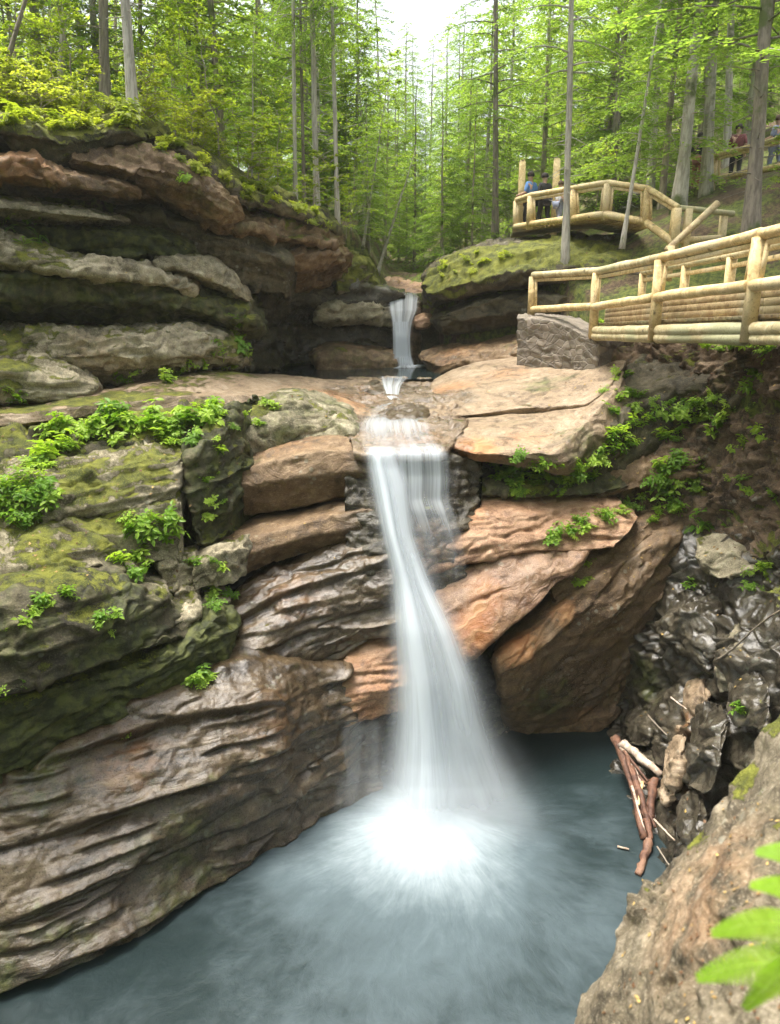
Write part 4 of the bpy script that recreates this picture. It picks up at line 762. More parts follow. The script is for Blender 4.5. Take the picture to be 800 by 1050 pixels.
# ================================================================== WATER
IMP = Pz(448, 838, 0)
xs = np.linspace(-8.5, 6.2, 210); ys = np.linspace(5.4, 15.0, 160); XX, YY = np.meshgrid(xs, ys)
dx = XX-IMP[0]; dy = YY-IMP[1]; r = np.hypot(dx, dy); an = np.arctan2(dx, -dy)       # 0 towards the viewer
pc0 = np.stack([XX.ravel(), YY.ravel(), 0*r.ravel()], 1); wq = fbm(pc0*.6+5, 3).reshape(r.shape); an = an+.07*wq*smooth(.5, 2.5, r); pp = np.stack([an.ravel()*2.6, r.ravel()*.5, 0*r.ravel()], 1); pc = np.stack([XX.ravel(), YY.ravel(), 0*r.ravel()], 1)
st_ = fbm(pp+3, 3).reshape(r.shape); lo = fbm(pc*.5+11, 3).reshape(r.shape)
rd = r*(1+.12*st_)
dirf = .5+.5*np.cos(np.clip(an+.55, -math.pi, math.pi))
foam = .36*np.exp(-(rd/1.1)**2)+(.17+.30*dirf)*np.exp(-(rd/2.9)**2)+.26*dirf*np.exp(-rd/6)
foam += .12*st_*np.exp(-r/4)+.15*lo*smooth(.8, 2.5, r)
foam *= 1-.75*smooth(3.0, .2, np.hypot((XX-Pz(110, 1010, 0)[0])/1.3, YY-Pz(110, 1010, 0)[1]))*.7
ZZ = .16*np.exp(-(r/1.1)**2)+.012*st_*np.exp(-r/3)+.010*lo
ii = np.arange(XX.size).reshape(XX.shape); q = np.stack([ii[:-1, :-1], ii[:-1, 1:], ii[1:, 1:], ii[1:, :-1]], -1).reshape(-1, 4)
s = NT('pool_water'); fo = s.attr('foam'); pv = s.attr('pol', True)
sn = s.noise(s.scale(pv, (11, 1.5, 1)), 1.0, 6, .7, .5); sn2 = s.noise(s.scale(pv, (34, 4, 1)), 1.0, 4, .65); po = s.obj(); cn = s.noise(po, 1.7, 6, .65, .4)
f = s.math('ADD', fo, s.math('MULTIPLY', s.math('SUBTRACT', s.math('ADD', s.math('MULTIPLY', sn, .7), s.math('MULTIPLY', sn2, .3)), .5), .38))
f = s.math('ADD', f, s.math('MULTIPLY', s.math('SUBTRACT', cn, .5), .22), clamp=True)
c_ = s.mix(s.ss(f, .0, .42), (.013, .022, .023), (.060, .085, .096)); c_ = s.mix(s.ss(f, .3, 1.0), c_, (.36, .42, .45))
b_ = s.n('ShaderNodeBsdfPrincipled'); s.l(c_, b_.inputs['Base Color']); s.l(s.ss(f, 0, .5, .28, .75), b_.inputs['Roughness']); b_.inputs['IOR'].default_value = 1.33
s.l(s.bump(s.math('ADD', sn, cn), .25, .05), b_.inputs['Normal']); s.l(b_.outputs[0], s.out.inputs[0])
props(mesh_obj('water', np.stack([XX.ravel(), YY.ravel(), ZZ.ravel()], 1), q, s.m, None, True, {'foam': np.clip(foam, 0, 1.2).ravel(), 'pol': np.stack([an.ravel(), r.ravel(), 0*r.ravel()], 1)}),
      'blue green plunge pool streaked with foam', 'pool', None, 'structure')
# upper pool
ZU = 6.47
xs = np.linspace(-5, 4, 90); ys = np.linspace(20.7, 26.6, 60); XX, YY = np.meshgrid(xs, ys); U0 = Pz(411, 374, ZU)
r = np.hypot((XX-U0[0])/1.4, (YY-U0[1])); fm = 1.1*np.exp(-(r/.55)**2)+.35*np.exp(-(r/1.2)**2)
s = NT('upper_pool_water'); fo = s.attr('foam'); po = s.obj(); n_ = s.noise(s.scale(po, (1, 3, 1)), 1.5, 4)
f = s.math('ADD', fo, s.math('MULTIPLY', s.math('SUBTRACT', n_, .5), .3), clamp=True)
b_ = s.n('ShaderNodeBsdfPrincipled'); s.l(s.mix(s.ss(f, .05, .9), (.012, .022, .024), (.72, .78, .82)), b_.inputs['Base Color']); s.l(s.ss(f, 0, .5, .12, .7), b_.inputs['Roughness']); b_.inputs['IOR'].default_value = 1.33
s.l(s.bump(n_, .12, .03), b_.inputs['Normal']); s.l(b_.outputs[0], s.out.inputs[0])
ii = np.arange(XX.size).reshape(XX.shape); q = np.stack([ii[:-1, :-1], ii[:-1, 1:], ii[1:, 1:], ii[1:, :-1]], -1).reshape(-1, 4)
props(mesh_obj('water', np.stack([XX.ravel(), YY.ravel(), 0*XX.ravel()+ZU], 1), q, s.m, None, True, {'foam': fm.ravel()}), 'dark upper pool below the small fall', 'pool', None, 'structure')
# falling water: white threads, thinning to the edges
def water_mat(name, su, sv, lo, hi, base=.12):
    s = NT(name); uv = s.attr('flow', True); al = s.attr('cover')
    n = s.noise(s.scale(uv, (su, sv, 1)), 1, 4, .6); n2 = s.noise(s.scale(uv, (su*3.1, sv*1.2, 1)), 1, 3, .6)
    k = s.math('ADD', s.math('MULTIPLY', n, .65), s.math('MULTIPLY', n2, .35))
    a = s.math('MULTIPLY', al, s.ss(k, lo, hi, base, 1.0)); a = s.math('MAXIMUM', a, s.ss(al, .8, 1.15)); a = s.math('MINIMUM', a, 1.0)
    d = s.n('ShaderNodeBsdfPrincipled'); d.inputs['Base Color'].default_value = (.70, .765, .815, 1); d.inputs['Roughness'].default_value = .6
    t = s.n('ShaderNodeBsdfTranslucent'); t.inputs['Color'].default_value = (.60, .665, .715, 1)
    m = s.n('ShaderNodeMixShader'); m.inputs[0].default_value = .4; s.l(d.outputs[0], m.inputs[1]); s.l(t.outputs[0], m.inputs[2])
    tr = s.n('ShaderNodeBsdfTransparent'); m2 = s.n('ShaderNodeMixShader'); s.l(a, m2.inputs[0]); s.l(tr.outputs[0], m2.inputs[1]); s.l(m.outputs[0], m2.inputs[2])
    s.l(m2.outputs[0], s.out.inputs[0]); return s.m
def fall(name, sheets, mat, label, cat='waterfall'):
    V = []; Q = []; AL = []; FL = []; k0 = 0
    for si, (rows, bulge, off, edge) in enumerate(sheets):      # rows: (py, L, R, Y, cover)
        A = np.array(rows, float); n = len(A); t = np.linspace(0, n-1, 26*(n-1)//2+2); A = catmull(A, t); nu = 36; u = np.linspace(0, 1, nu)
        Pt = np.zeros((len(A), nu, 3)); cov = np.zeros((len(A), nu))
        for i, (py, L, Rr, Y, c) in enumerate(A):
            for j, uu in enumerate(u):
                Pt[i, j] = P(L+(Rr-L)*uu, py, Y-off-bulge*(1-(2*uu-1)**2))
            cov[i] = c*smooth(0, edge, u)*smooth(1, 1-edge, u)
        ln = np.concatenate([[0], np.cumsum(np.linalg.norm(np.diff(Pt[:, nu//2], axis=0), axis=1))])
        ct = (u[None]-.5)*1.0*np.ones((len(A), 1))+si*7.7
        FL.append(np.stack([ct, ln[:, None]*np.ones((1, nu)), 0*ct], -1).reshape(-1, 3)); AL.append(cov.ravel()); V.append(Pt.reshape(-1, 3))
        ii = np.arange(len(A)*nu).reshape(len(A), nu)+k0; k0 += ii.size
        Q.append(np.stack([ii[:-1, :-1], ii[:-1, 1:], ii[1:, 1:], ii[1:, :-1]], -1).reshape(-1, 4))
    o = mesh_obj(name, np.concatenate(V), np.concatenate(Q), mat, None, True, {'cover': np.clip(np.concatenate(AL), 0, 1.3), 'flow': np.concatenate(FL)})
    return props(o, label, cat, None, 'thing')
M_FALL = water_mat('fall_water', 6, .3, .34, .60, .7); M_VEIL = water_mat('veil_water', 6.5, .12, .36, .62, .36)
ML = [(458, 369, 408, 13.75, .15), (466, 371, 410, 13.35, .7), (482, 374, 416, 13.22, 1.1), (500, 378, 423, 13.1, 1.2), (550, 389, 431, 12.75, 1.25), (600, 396, 447, 12.45, 1.25), (650, 398, 472, 12.1, 1.15), (700, 396, 496, 11.85, 1.05), (750, 390, 516, 11.65, .95), (784, 384, 532, 11.5, .8), (808, 376, 546, 11.35, .6), (830, 366, 560, 11.15, .35), (852, 354, 574, 10.85, .12), (872, 344, 586, 10.4, .0)]
ML = [(a, b+1.5*math.sin(a*.045), c+2.5*math.sin(a*.03+1), d, e) for a, b, c, d, e in ML]
MW = [(a, b-4-(a-460)*.03, c+4+(a-460)*.06, d, e*.32) for a, b, c, d, e in ML]
MC = [(a, b+(c-b)*.12, b+(c-b)*.62, d, min(1.3, e*1.2)) for a, b, c, d, e in ML]
MR = [(a, b+(c-b)*(.52+.03*math.sin(a*.03)), b+(c-b)*.92, d, e*.7*float(smooth(810, 700, a))) for a, b, c, d, e in ML if 540 < a < 860]; MR[-1] = MR[-1][:4]+(0,); MR[0] = MR[0][:4]+(0,)
fall('waterfall', [(ML, .25, .0, .34), (MW, .30, .12, .5), (MC, .30, .2, .5), (MR, .2, .28, .5)], M_FALL, 'tall white main fall fanning out into the plunge pool')
fall('waterfall', [([(455, 404, 456, 14.0, .25), (466, 403, 462, 13.4, .55), (490, 404, 464, 13.3, .9), (512, 404, 464, 13.2, .7), (528, 408, 470, 13.05, .45), (550, 414, 478, 12.9, .3), (578, 420, 482, 12.75, .15), (605, 424, 484, 12.6, .0)], .08, .05, .2)], M_VEIL, 'thin streaky veil of water right of the main fall just under the lip')
fall('waterfall', [([(735, 352, 398, 11.75, .0), (752, 346, 398, 11.65, .2), (790, 342, 398, 11.5, .22), (822, 338, 398, 11.3, .15), (835, 336, 398, 11.2, 0)], .03, .05, .25)], M_VEIL, 'faint veil dripping from the pink shelf left of the main fall')
fall('waterfall', [([(300, 398, 429, 26.4, .4), (307, 397, 430, 25.4, .7), (318, 398, 429, 24.95, .75), (330, 401, 424, 24.75, .9), (345, 402, 422, 24.65, 1.2), (362, 402, 422.5, 24.6, 1.2), (374, 399, 426, 24.5, 1.0), (380, 392, 434, 24.2, 0)], .06, .05, .14), ([(330, 403, 421, 24.7, .9), (345, 403, 420, 24.6, 1.1), (365, 403, 421, 24.55, 1.1), (375, 401, 424, 24.45, .5)], .06, .1, .2)], M_VEIL, 'small white upper fall dropping into the dark upper pool')
fall('cascade', [([(386, 388, 420, 20.6, .35), (396, 392, 412, 18.9, .8), (408, 396, 410, 18.0, .8), (416, 384, 420, 17.2, .35), (424, 374, 434, 16.3, .15), (434, 366, 442, 15.4, .6), (446, 366, 446, 14.6, .35), (456, 368, 454, 13.9, .25), (465, 370, 460, 13.45, .4), (472, 371, 461, 13.35, .1)], .05, .12, .15)], M_VEIL, 'shallow cascade sliding over orange bedrock between the upper pool and the main fall')
# spray at the foot of the fall
bm = bmesh.new(); bmesh.ops.create_uvsphere(bm, u_segments=32, v_segments=18, radius=1); me = bpy.data.meshes.new('mist'); bm.to_mesh(me); bm.free()
mo = bpy.data.objects.new('mist', me); col.objects.link(mo); mo.location = (IMP[0]+.05, IMP[1]+.05, .35); mo.scale = (2.1, 1.6, 1.5)
s = NT('spray'); gr = s.n('ShaderNodeTexGradient', gradient_type='SPHERICAL'); s.l(s.obj(), gr.inputs[0])
v_ = s.n('ShaderNodeVolumePrincipled'); v_.inputs['Color'].default_value = (.93, .96, 1, 1); v_.inputs['Anisotropy'].default_value = .1
s.l(s.math('MULTIPLY', s.math('POWER', gr.outputs['Fac'], 1.7), .3), v_.inputs['Density']); s.l(v_.outputs[0], s.out.inputs['Volume']); me.materials.append(s.m)
props(mo, 'soft white spray hanging over the foot of the main fall', 'mist', None, 'stuff')
# ================================================================== FOOTBRIDGE, PLATFORM, FENCE
M_LOG = wood_mat('peeled_log', (.46, .33, .145), (.66, .51, .26), (.54, .45, .27))
M_LOGW = wood_mat('weathered_log', (.36, .29, .15), (.52, .45, .27), (.33, .33, .19))
M_PLANK = wood_mat('planks', (.32, .22, .11), (.48, .37, .20), (.36, .32, .2))
def logmesh(a, b, r, seed=0, n=12, seg=8):
    rs = np.random.RandomState(seed); t = np.linspace(0, 1, seg)[:, None]; pts = np.asarray(a)*(1-t)+np.asarray(b)*t
    pts = pts+rs.normal(0, r*.05, pts.shape); mb = MB(); rr = r*(1+.05*rs.normal(size=seg)); mb.tube(np.concatenate([pts[:1], pts, pts[-1:]]) + np.concatenate([[(pts[0]-pts[1])*.02], np.zeros((seg, 3)), [(pts[-1]-pts[-2])*.02]]), np.concatenate([[r*.8], rr, [r*.8]]), n, seed, .02); return mb
_ls = [0]
def log(parent, name, a, b, r, mat=M_LOG):
    _ls[0] += 1; L = np.linalg.norm(np.asarray(b)-np.asarray(a)); return logmesh(a, b, r, _ls[0], 12, max(4, int(L/.4))).build(name, mat, parent)
def bar(parent, name, a, b, w, h, mat=M_LOG):
    mb = MB(); mb.box(a, b, w, h); return mb.build(name, mat, parent)
def lerp(a, b, t): return np.asarray(a)*(1-t)+np.asarray(b)*t
fb = props(empty('footbridge'), 'peeled log footbridge with double rails reaching in from the right edge', 'footbridge', None, 'thing')
YP = [20.0, 17.4, 13.6, 11.0]
top = [P(547, 282, 20.0), P(613, 278, 17.4), P(679, 264, 13.6), P(781, 240, 11.0)]; midl = [P(546, 317, 20.0), P(610, 314.5, 17.4), P(674, 305, 13.6), P(772, 293, 11.0)]
bot = [P(544, 326, 20.0), P(607, 347, 17.4), P(669, 349, 13.6), P(765, 351, 11.0)]
for L in (top, midl, bot): L.append(L[3]+(L[3]-L[2])*1.0); L.append(L[3]+(L[3]-L[2])*2.0)
for i in range(6):
    b_ = bot[i]; t_ = top[i].copy(); t_[0] = .5*(t_[0]+b_[0]); bb = b_.copy(); bb[0] = t_[0]; t_[1] = bb[1]
    mb = MB(); mb.box(bb, t_-np.array((0, 0, .04)), .17, .17, up=(0, 1, 0)); mb.build('post', M_LOG, fb)
for i in range(5):
    log(fb, 'top_rail', top[i]+(0, 0, .0), top[i+1], .082, M_LOGW if i < 2 else M_LOG)
    d_ = (top[i+1]-top[i]); d_ /= np.linalg.norm(d_)
    off = np.array((-.03, 0, 0))
    log(fb, 'middle_rail', midl[i]+d_*.05+off, midl[i+1]-d_*.05+off, .085)
    if i >= 1:
        for k, (f1, rr) in enumerate(((.235, .095), (.06, .088))):
            a = lerp(bot[i], midl[i], f1)+d_*.1+(.04, 0, 0); b = lerp(bot[i+1], midl[i+1], f1)-d_*.1+(.04, 0, 0); log(fb, 'deck_beam', a, b, rr, M_LOGW)
        for k in range(4):
            f1 = .42+.15*k; a = lerp(bot[i], midl[i], f1)+(.35, .3, 0); b = lerp(bot[i+1], midl[i+1], f1)+(.35, .3, 0); bar(fb, 'side_plank', a, b, .06, .11, M_PLANK)
    # inner frame of each panel
    mb = MB(); z1 = np.array((0, 0, .13)); z0 = np.array((0, 0, .07))
    a0, a1, b0, b1 = top[i]+d_*.16-z1, top[i+1]-d_*.16-z1, midl[i]+d_*.16+z0, midl[i+1]-d_*.16+z0
    mb.box(a0, a1, .05, .07); mb.box(b0, a0, .05, .07, up=(0, 1, 0)); mb.box(b1, a1, .05, .07, up=(0, 1, 0)); mb.build('panel_frame', M_LOG, fb)
# far side
ft = [P(660, 279, 18.2), P(751, 262, 14.0), P(815, 247, 11.6)]; fx = np.array((1.15, 0, 0)); ft.append(ft[2]+(ft[2]-ft[1])*1.3)
for i in range(3):
    log(fb, 'top_rail', ft[i], ft[i+1], .075, M_LOGW); dz = np.array((0, 0, .42)); bar(fb, 'middle_rail', ft[i]-(0, 0, .18), ft[i+1]-(0, 0, .18), .05, .08)
    log(fb, 'middle_rail', ft[i]-dz*1.35, ft[i+1]-dz*1.35, .075, M_LOG)
for f_, t_ in ((0, 0), (0, .55), (1, 0.0), (1, .45), (2, 0), (2, .6)):
    q_ = lerp(ft[f_], ft[f_+1], t_); mb = MB(); mb.box(q_-(0, 0, 1.0), q_-(0, 0, .03), .15, .15, up=(0, 1, 0)); mb.build('post', M_LOG, fb)
mb = MB()
for k in range(70):
    t = k/69*(len(bot)-2)+1; i = min(int(t), 4); a = lerp(lerp(bot[i], midl[i], .45), lerp(bot[i+1], midl[i+1], .45), t-i); mb.box(a+(.12, 0, 0), a+(1.35, .35, 0), .13, .05)
mb.build('deck', M_PLANK, fb)
# stone pier
s = NT('pier_stone'); po = s.obj(); n1 = s.noise(po, 3, 6, .65); n2 = s.noise(po, 30, 4, .7)
vo = s.n('ShaderNodeTexVoronoi', feature='DISTANCE_TO_EDGE'); vo.inputs['Scale'].default_value = 3.4; s.l(s.scale(po, (1, 1, 1.9)), vo.inputs['Vector'])
vc = s.n('ShaderNodeTexVoronoi'); vc.inputs['Scale'].default_value = 3.4; s.l(s.scale(po, (1, 1, 1.9)), vc.inputs['Vector'])
sp = s.n('ShaderNodeSeparateColor'); s.l(vc.outputs['Color'], sp.inputs[0])
c_ = s.mix(sp.outputs[0], (.12, .10, .075), (.24, .20, .155)); c_ = s.mix(s.ss(n2, .5, .75, 0, .6), c_, (.32, .28, .23)); c_ = s.mix(s.ss(vo.outputs['Distance'], .06, .015), c_, (.19, .165, .135)); c_ = s.mix(s.ss(n1, .58, .7, 0, .7), c_, (.10, .10, .045))
b_ = s.n('ShaderNodeBsdfPrincipled'); s.l(c_, b_.inputs['Base Color']); b_.inputs['Roughness'].default_value = .9
s.l(s.bump(s.math('ADD', s.ss(vo.outputs['Distance'], 0, .1), s.math('MULTIPLY', n2, .5)), .5, .04), b_.inputs['Normal']); s.l(b_.outputs[0], s.out.inputs[0]); M_PIER = s.m
slab('stone_pier', [[(531, 322, 20.2), (570, 326, 19.0), (610, 345, 17.5), (645, 346, 18.0)], [(530, 326, 19.9), (570, 330, 18.7), (612, 349, 17.2), (648, 350, 17.8)], [(530, 350, 19.9), (570, 357, 18.7), (612, 372, 17.2), (648, 372, 17.8)], [(530, 392, 19.9), (570, 396, 18.7), (612, 402, 17.2), (648, 402, 17.8)]],
     M_PIER, back=(.8, 1.2, 0), res=.035, smoothing=1, strata=.01, fs=4, blocks=.010, fb=3.0, crack=0, big=.02, fine=.012, label='rough mortared stone pier carrying the left end of the footbridge', cat='pier')
# viewing platform above the moss capped rock
vp = props(empty('viewing_platform'), 'log railed viewing platform curving above the moss capped rock', 'platform', None, 'thing')
pt = [P(530, 205, 25.6), P(544, 200, 24.2), P(588, 193, 22.8), P(624, 187, 21.8), P(664, 193, 20.8), P(695, 212, 19.8)]
pb = [P(529, 233, 25.6), P(544, 230, 24.2), P(588, 224, 22.8), P(621, 220, 21.8), P(663, 228, 20.8), P(691, 249, 19.8)]
for i in range(6):
    d_ = np.array((0, 0, .1)); q_ = pb[i].copy(); t_ = pt[i].copy(); q_[0] = t_[0] = .5*(q_[0]+t_[0]); mb = MB(); mb.box(q_-d_*1.5, t_-(0, 0, .03), .19, .19, up=(0, 1, 0)); mb.build('post', M_LOG, vp)
for i in range(5):
    log(vp, 'top_rail', pt[i], pt[i+1], .075); log(vp, 'bottom_rail', pb[i]+(-.02, -.03, 0), pb[i+1]+(-.02, -.03, 0), .095); d_ = pt[i+1]-pt[i]; d_ /= np.linalg.norm(d_); mb = MB(); z1 = np.array((0, 0, .12))
    a0, a1, b0, b1 = pt[i]+d_*.17-z1, pt[i+1]-d_*.17-z1, pb[i]+d_*.17+z1, pb[i+1]-d_*.17+z1
    mb.box(a0, a1, .05, .07); mb.box(b0, a0, .05, .07, up=(0, 1, 0)); mb.box(b1, a1, .05, .07, up=(0, 1, 0)); mb.build('panel_frame', M_LOG, vp)
mb = MB()
for k in range(40):
    t = k/39*4; i = min(int(t), 3); a = lerp(pb[i], pb[i+1], t-i)-(0, 0, .1); mb.box(a+(.02, .1, 0), a+(.3, 2.6, 0), .14, .05)
mb.build('deck', M_PLANK, vp)
# stair rail below the platform
sr = props(empty('stair_rail'), 'slanting log handrail with posts at the right end of the viewing platform', 'railing', None, 'thing')
log(sr, 'handrail', P(684, 257, 18.6), P(736, 208, 18.9), .08, M_PLANK); log(sr, 'top_rail', P(697, 213, 20.0), P(752, 219, 20.4), .075, M_LOGW); log(sr, 'bottom_rail', P(697, 247, 20.0), P(742, 244, 20.4), .08)
for (x, y0, y1, Y) in ((703, 214, 250, 20.0), (740, 220, 244, 20.4), (686, 252, 270, 18.6)):
    b_ = P(x, y1, Y); t_ = P(x, y0, Y); t_[:2] = b_[:2]; mb = MB(); mb.box(b_-(0, 0, .4), t_, .17, .17, up=(0, 1, 0)); mb.build('post', M_LOG, sr)
# upper fence
uf = props(empty('log_fence'), 'log fence along the upper path between tree trunks at the right edge', 'fence', None, 'thing')
ut = [P(733, 160, 26), P(779, 148, 24), P(830, 132, 22)]; ub = [P(732, 184, 26), P(779, 175, 24), P(830, 164, 22)]
for i in range(2):
    log(uf, 'top_rail', ut[i], ut[i+1], .075); log(uf, 'bottom_rail', ub[i], ub[i+1], .085); bar(uf, 'middle_rail', lerp(ut[i], ub[i], .16), lerp(ut[i+1], ub[i+1], .16), .05, .07)
for i in range(3):
    b_ = ub[i].copy(); t_ = ut[i].copy(); b_[:2] = t_[:2]; mb = MB(); mb.box(b_-(0, 0, .5), t_, .18, .18, up=(0, 1, 0)); mb.build('post', M_LOG, uf)
b_ = lerp(ub[0], ub[1], .12); t_ = lerp(ut[0], ut[1], .12); mb = MB(); mb.box(b_, t_-(0, 0, .1), .06, .07, up=(0, 1, 0)); mb.build('panel_frame', M_LOG, uf)
# timber posts behind the platform
for (x, y0, y1, Y, lb) in ((534, 166, 212, 26.4, 'tall pale timber post at the left end of the viewing platform'), (568, 164, 226, 27.0, 'tall pale timber post standing behind the viewing platform')):
    b_ = P(x, y1, Y); t_ = P(x, y0, Y); t_[:2] = b_[:2]; mb = MB(); mb.box(b_-(0, 0, .8), t_, .20, .18, up=(0, 1, 0)); mb.box(t_-(0, 0, .02), t_+(0, 0, .05), .15, .14, up=(0, 1, 0)); props(mb.build('timber_post', M_LOG), lb, 'post', None, 'thing')
# ================================================================== PEOPLE (small, far off on the platform and the upper path)
M_SKIN = cloth_mat('skin', (.50, .32, .24))
def skin_mesh(name, pts, edges, radii, mat, parent):
    me = bpy.data.meshes.new(name); me.from_pydata([tuple(p) for p in pts], edges, []); me.update(); me.materials.append(mat)
    o = bpy.data.objects.new(name, me); col.objects.link(o); o.parent = parent
    o.modifiers.new('skin', 'SKIN').use_smooth_shade = True
    if not me.skin_vertices: me.skin_vertices.new()
    for v, r in zip(me.skin_vertices[0].data, radii): v.radius = (r, r) if np.isscalar(r) else r
    me.skin_vertices[0].data[0].use_root = True
    sb = o.modifiers.new('sub', 'SUBSURF'); sb.levels = 1; sb.render_levels = 2
    return o
def person(loc, rz, h, shirt, trousers, hair, label, bend=0.12, arm=.25):
    """feet at loc; walking pose, faces +X before the turn"""
    e = props(empty('person', loc, (0, 0, rz)), label, 'person', None, 'thing'); k = h/1.72
    J = dict(pel=(0, 0, .93), ch=(.02, 0, 1.25), nk=(.03, 0, 1.45), hd0=(.05, 0, 1.54), hd1=(.06, 0, 1.66),
             sL=(.02, .17, 1.38), sR=(.02, -.17, 1.38), eL=(-.04+arm*.3, .24, 1.12), eR=(-.06, -.24, 1.12), wL=(.12+arm, .22, .95+arm*.5), wR=(.06, -.24, .88), fL=(.17+arm, .21, .90+arm*.5), fR=(.09, -.24, .79),
             hL=(0, .10, .90), hR=(0, -.10, .90), kL=(.12, .11, .50), kR=(-.04, -.11, .48), aL=(.08, .11, .09), aR=(-.22, -.11, .12), tL=(.26, .12, .03), tR=(-.06, -.12, .03))
    rad = dict(pel=(.15, .12), ch=(.16, .12), nk=.06, hd0=.085, hd1=.095, sL=.065, sR=.065, eL=.045, eR=.045, wL=.032, wR=.032, fL=.042, fR=.042, hL=.09, hR=.09, kL=.062, kR=.062, aL=.042, aR=.042, tL=.038, tR=.038)
    E = [('pel', 'ch'), ('ch', 'nk'), ('nk', 'hd0'), ('hd0', 'hd1'), ('ch', 'sL'), ('sL', 'eL'), ('eL', 'wL'), ('wL', 'fL'), ('ch', 'sR'), ('sR', 'eR'), ('eR', 'wR'), ('wR', 'fR'), ('pel', 'hL'), ('hL', 'kL'), ('kL', 'aL'), ('aL', 'tL'), ('pel', 'hR'), ('hR', 'kR'), ('kR', 'aR'), ('aR', 'tR')]
    def sub(keys, edges, grow, name, mat):
        ix = {q: i for i, q in enumerate(keys)}
        return skin_mesh(name, [np.array(J[q])*k for q in keys], [(ix[a], ix[b]) for a, b in edges], [tuple(np.array(np.broadcast_to(rad[q], 2))*k*grow) for q in keys], mat, e)
    sub(list(J), E, 1.0, 'body', M_SKIN)
    sub(['ch', 'pel', 'nk', 'sL', 'eL', 'sR', 'eR'], [('pel', 'ch'), ('ch', 'nk'), ('ch', 'sL'), ('sL', 'eL'), ('ch', 'sR'), ('sR', 'eR')], 1.34, 'shirt', shirt)
    sub(['pel', 'hL', 'kL', 'aL', 'hR', 'kR', 'aR'], [('pel', 'hL'), ('hL', 'kL'), ('kL', 'aL'), ('pel', 'hR'), ('hR', 'kR'), ('kR', 'aR')], 1.28, 'trousers', trousers)
    bm = bmesh.new(); bmesh.ops.create_uvsphere(bm, u_segments=16, v_segments=10, radius=.118*k)
    for v in list(bm.verts):
        if v.co.x > .05*k and v.co.z < .03*k: v.co.x = .05*k
        if v.co.z < -.05*k: v.co.z = -.05*k
    me = bpy.data.meshes.new('hair'); bm.to_mesh(me); bm.free(); me.materials.append(hair); o = bpy.data.objects.new('hair', me); col.objects.link(o); o.parent = e; o.location = (.045*k, 0, 1.655*k); return e
C_BLUE = cloth_mat('blue_cotton', (.10, .22, .50)); C_BLK = cloth_mat('black_cloth', (.012, .012, .015)); C_WHT = cloth_mat('white_cotton', (.75, .76, .80)); C_RED = cloth_mat('dark_red_cloth', (.13, .03, .035)); C_GRY = cloth_mat('grey_blue_cloth', (.20, .23, .32)); C_RST = cloth_mat('rust_cloth', (.30, .12, .08)); C_HAIR = cloth_mat('dark_hair', (.02, .014, .01)); C_BRN = cloth_mat('brown_hair', (.07, .04, .02))
def gz(px, py, Y): return P(px, py, Y)
ZF = pb[1][2]-.08
def at_floor(px, Y, z): 
    d = Y*CP+(H-z)*SP; return np.array(((px-400)/F*d, Y, z))
person(at_floor(543, 25.6, ZF), 2.3, 1.72, C_BLUE, C_BLK, C_HAIR, 'person in a blue shirt at the left end of the viewing platform')
person(at_floor(557, 25.2, ZF), 1.9, 1.62, C_BLK, C_BLK, C_HAIR, 'person in black clothes behind the platform railing beside the blue shirted one', arm=.1)
person(at_floor(572, 24.8, ZF), .6, 1.35, C_WHT, C_GRY, C_BRN, 'short person in a white shirt behind the platform railing', arm=.35)
def on_ground(px, Y):
    z = 10.0
    for _ in range(20): p_ = at_floor(px, Y, z); z = float(ground(p_[0], p_[1]))
    return at_floor(px, Y, z)
def path_p(px, py, Y): return P(px, py, Y)
person(path_p(752, 188, 26.5), 1.2, 1.72, C_RED, C_BLK, C_HAIR, 'person in a dark red jacket walking behind the upper log fence')
person(path_p(793, 182, 25.0), 2.0, 1.70, C_GRY, C_GRY, C_BRN, 'person in grey blue clothes behind the upper log fence at the right edge')
person(path_p(713, 194, 27.5), 1.0, 1.70, C_BLK, C_RST, C_HAIR, 'person in a black top and rust trousers half hidden between two trunks')
# the path the walkers on the upper bank stand on
pv = []
for (x, y, Y) in ((690, 198, 28.5), (713, 195, 27.4), (752, 189, 26.4), (793, 183, 24.9), (840, 174, 23)): pv.append(P(x, y, Y))
pv = np.array(pv); mb = MB(); A_ = []
for q_ in pv: A_ += [q_+(-.2, -.7, -.02), q_+(.3, 1.3, .05)]
mb.add(A_+[a-(0, 0, .8) for a in A_], [(2*i, 2*i+2, 2*i+3, 2*i+1) for i in range(4)]+[(2*i+10, 2*i, 2*i+1, 2*i+11)[::-1] for i in (0,)]+[(2*i, 2*i+10, 2*i+12, 2*i+2) for i in range(4)])
props(mb.build('path', M_FLOOR), 'trodden earth path behind the upper log fence', 'path', None, 'structure')
# ================================================================== DRIFTWOOD and twigs
M_DW = wood_mat('driftwood_red', (.07, .03, .018), (.16, .075, .043), (.24, .14, .09)); M_DWP = wood_mat('driftwood_pale', (.30, .22, .16), (.50, .41, .33), (.40, .30, .22)); M_TWIG = wood_mat('twig', (.12, .09, .06), (.26, .21, .15), (.2, .17, .13))
def stick(name, pix, r0, r1, mat, label, cat, group=None):
    pts = np.array([P(*q) if q[2] else Pz(q[0], q[1], .03) for q in pix]); t = np.linspace(0, len(pts)-1, 5*(len(pts)-1)+1); pts = catmull(pts, t); pts += np.random.RandomState(len(label)).normal(0, r0*.12, pts.shape)
    mb = MB(); mb.tube(pts, np.linspace(r0, r1, len(pts)), 9, len(label), .28 if r0 > .03 else .08); return props(mb.build(name, mat), label, cat, group, 'thing')
stick('driftwood_log', [(632, 757, 12.7), (647, 800, 11.65), (662, 860, 10.55)], .085, .06, M_DW, 'long reddish driftwood log slanting along the water edge', 'driftwood')
